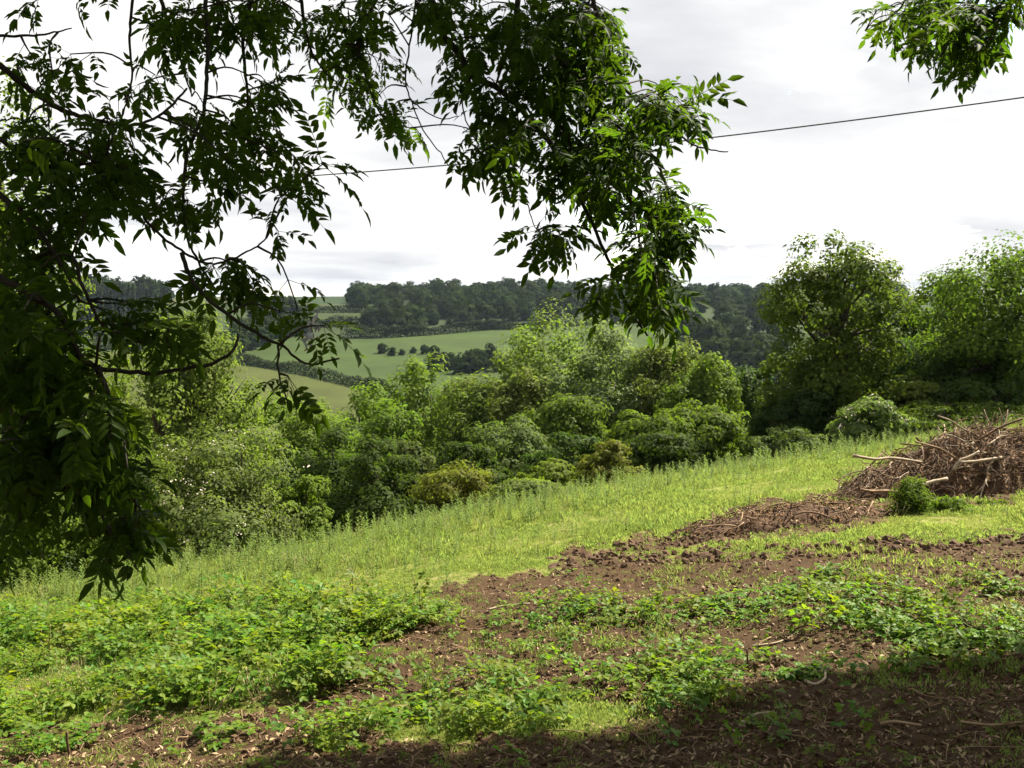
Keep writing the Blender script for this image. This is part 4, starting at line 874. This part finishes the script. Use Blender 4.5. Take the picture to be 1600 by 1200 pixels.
RG = [   # leafy patches: centre px, radii px, distance, sprays
 (690, 20, 60, 20, 5.0, 5), (560, 30, 55, 35, 5.4, 9), (470, 40, 70, 40, 5.2, 11), (345, 45, 80, 40, 4.6, 11), (265, 80, 35, 55, 4.4, 6), (395, 140, 35, 55, 4.6, 7), (515, 120, 50, 45, 5.3, 8), (590, 90, 35, 50, 5.4, 5), (590, 185, 35, 14, 5.4, 3), (635, 205, 12, 10, 5.3, 1),
 (715, 110, 18, 30, 4.9, 2), (790, 60, 60, 45, 5.0, 9), (880, 40, 60, 40, 5.0, 9), (950, 70, 35, 50, 4.9, 7), (850, 130, 55, 45, 4.9, 8), (930, 170, 60, 45, 4.9, 10), (1030, 175, 35, 18, 4.7, 5), (1075, 180, 18, 14, 4.7, 3), (745, 165, 18, 30, 4.8, 2),
 (760, 240, 40, 20, 4.8, 4), (800, 225, 30, 40, 4.9, 3), (800, 285, 25, 12, 4.8, 2), (890, 250, 35, 40, 4.8, 6), (970, 250, 50, 40, 4.8, 9), (950, 310, 30, 25, 4.8, 4), (1035, 325, 30, 25, 4.7, 4), (1055, 365, 25, 18, 4.6, 4), (1010, 385, 18, 15, 4.6, 2), (1012, 430, 25, 25, 4.6, 5), (1028, 480, 18, 22, 4.6, 5), (858, 378, 22, 8, 4.7, 2), (955, 455, 8, 8, 4.6, 1),
 (100, 20, 60, 10, 3.6, 1), (50, 130, 35, 30, 3.3, 3), (110, 120, 30, 20, 3.5, 1), (165, 150, 25, 25, 3.7, 1), (235, 150, 22, 20, 3.9, 2), (50, 230, 60, 45, 3.2, 7), (150, 220, 45, 30, 3.4, 5), (205, 270, 25, 30, 3.6, 4), (100, 300, 70, 50, 3.3, 9), (50, 390, 50, 50, 3.2, 8), (130, 350, 35, 30, 3.3, 4),
 (40, 490, 40, 45, 3.1, 7), (50, 580, 50, 50, 3.0, 8), (110, 560, 25, 30, 3.0, 2), (55, 670, 55, 45, 3.0, 8), (135, 650, 35, 45, 3.0, 5), (60, 750, 50, 40, 3.0, 6), (150, 720, 35, 40, 3.0, 5), (190, 770, 30, 30, 3.0, 4), (205, 820, 18, 20, 3.0, 3), (180, 850, 18, 12, 3.0, 2), (20, 810, 25, 35, 3.1, 2),
 (270, 325, 25, 12, 3.8, 3), (310, 180, 18, 40, 4.2, 5), (345, 255, 30, 18, 4.1, 4), (405, 235, 25, 18, 4.3, 3), (470, 262, 25, 12, 4.0, 2), (505, 275, 10, 8, 3.9, 1), (345, 295, 4, 6, 3.6, 1), (452, 310, 5, 14, 3.6, 1), (430, 385, 12, 6, 3.6, 1), (325, 440, 18, 8, 3.5, 2), (378, 430, 18, 12, 3.5, 2), (395, 470, 18, 14, 3.4, 2), (460, 510, 30, 14, 3.3, 3), (515, 530, 18, 12, 3.2, 2), (452, 600, 5, 8, 3.2, 1),
 (185, 490, 12, 8, 2.9, 1), (240, 520, 14, 8, 3.0, 1), (290, 520, 18, 10, 3.0, 1), (265, 560, 14, 8, 3.0, 1), (190, 530, 14, 10, 2.9, 1),
]
k0 = np.array([math.sin(SUN_AZ), math.cos(SUN_AZ)]) / math.tan(SUN_EL)
def up_sun(p, dz):                       # from a shaded point up along the sun's direction
    return (p[0] + k0[0] * dz, p[1] + k0[1] * dz, p[2] + dz)
ash_tree('ash tree whose dark drooping branches hang across the left and centre of the sky', (-4.6, 3.2),
         [[(-4.0, 3.6, 2.6), (-2.6, 4.2, 3.6), (-.6, 4.9, 3.9), (1.6, 5.3, 3.6)], [(-4.0, 3.6, 2.6), (-3.6, 3.7, 2.6), (-3.0, 3.6, 2.2), (-2.4, 3.5, 1.7)], [(-4.3, 3.4, 1.2), (-3.6, 3.3, .7), (-2.9, 3.1, .2), (-2.3, 3.0, -.3)]],
         BR, RG, [(up_sun((-2.1, 3.7, .2), 4.2), (1.5, 1.6, 1.2), 3000), (up_sun((-2.6, 3.2, -.6), 5.4), (1.4, 1.5, 1.1), 2200), ((-2.4, 4.2, 3.4), (2.2, 1.6, 1.0), 1800), ((-1.0, 5.0, 3.6), (1.8, 1.2, .8), 1700), ((-2.5, .2, 5.0), (4.5, 4.0, 1.3), 5500), ((-4.5, 3.0, 2.0), (1.6, 2.2, 2.0), 1500)], 21, 300)
BR2 = [(D([(1530, -5), (1515, 30), (1500, 70), (1490, 105)], 5.6), .012, .003), (D([(1420, -5), (1400, 20), (1375, 35), (1352, 48)], 5.7), .006, .002), (D([(1470, -5), (1455, 30), (1450, 70)], 5.6), .008, .003), (D([(1600, -5), (1585, 15), (1560, 40)], 5.4), .006, .003)]
RG2 = [(1480, 35, 55, 25, 5.6, 8), (1500, 80, 40, 30, 5.6, 7), (1395, 40, 20, 10, 5.7, 2), (1550, 60, 18, 30, 5.5, 2), (1540, 20, 25, 15, 5.5, 3), (1592, 5, 8, 5, 5.4, 1), (1440, 70, 14, 14, 5.6, 1), (1500, 115, 10, 10, 5.6, 1)]
def gpt(px, py): return hit(px, py)
SH = [gpt(1530, 1170), gpt(1290, 1220), gpt(1640, 1130), gpt(900, 1195)]
ash_tree('second ash tree outside the frame with one leafy branch hanging into the upper right corner', (7.5, 3.0),
         [[(7.0, 3.6, 2.6), (6.2, 4.6, 3.4), (4.8, 5.6, 3.4), (3.2, 5.9, 2.7)], [(7.0, 3.6, 2.6), (7.6, 5.4, 4.2), (7.9, 7.6, 5.2), (8.2, 9.4, 5.6)]],
         BR2, RG2, [(up_sun(SH[0], 8.0), (2.2, 1.6, 1.2), 7000), (up_sun(SH[1], 8.4), (1.5, .9, .9), 3600), (up_sun(gpt(420, 1250), 8.0), (2.3, .45, .5), 1500), (up_sun(SH[2] - [-1.2, .4, 0], 7.6), (2.0, 1.3, 1.0), 4200), ((7.2, 4.2, 4.2), (2.4, 2.0, 1.4), 1600), ((5.0, .5, 5.4), (4.2, 4.2, 1.3), 5500), ((2, -4.5, 2.0), (8, 1.8, 4.5), 9000)], 22, 40)  # last leaf mass, behind the camera, is added to deepen the foreground shade

# torn spider silk on the drooping spray
def silk():
    rng = np.random.default_rng(3); n = 9; P = at(486, 522, 3.25); u = np.linspace(-1, 1, n); X, Z = np.meshgrid(u, u); k = (1 - .3 * np.abs(Z))
    v = np.stack([X * .030 * k + rng.normal(size=X.shape) * .004, rng.normal(size=X.shape) * .008, Z * .045 + rng.normal(size=X.shape) * .005 + X * .02], -1).reshape(-1, 3)
    q = [[i * n + j, i * n + j + 1, i * n + n + j + 1, i * n + n + j] for i in range(n - 1) for j in range(n - 1) if rng.uniform() < .62]
    o = link('spider_web', mesh_np('silk', v, [np.array(q)], MAT['silk'])); o.location = P; tag(o, 'torn white spider silk catching light on the drooping spray', 'web')
silk()

# ---------------------------------------------------------------- air
def haze():
    import bmesh
    bm = bmesh.new(); bmesh.ops.create_cube(bm, size=1); me = bpy.data.meshes.new('haze'); bm.to_mesh(me); bm.free()
    m, nt, N, L = nodemat('haze'); out = N.new('ShaderNodeOutputMaterial'); v = N.new('ShaderNodeVolumePrincipled'); v.inputs['Color'].default_value = (.62, .80, 1, 1); v.inputs['Density'].default_value = .000042; v.inputs['Anisotropy'].default_value = .2
    L.new(v.outputs[0], out.inputs['Volume']); me.materials.append(m)
    o = link('haze', me); o.scale = (3400, 3400, 100); o.location = (0, 0, -35); tag(o, 'thin bluish summer haze in the valley air', 'haze', None, 'stuff')
haze()
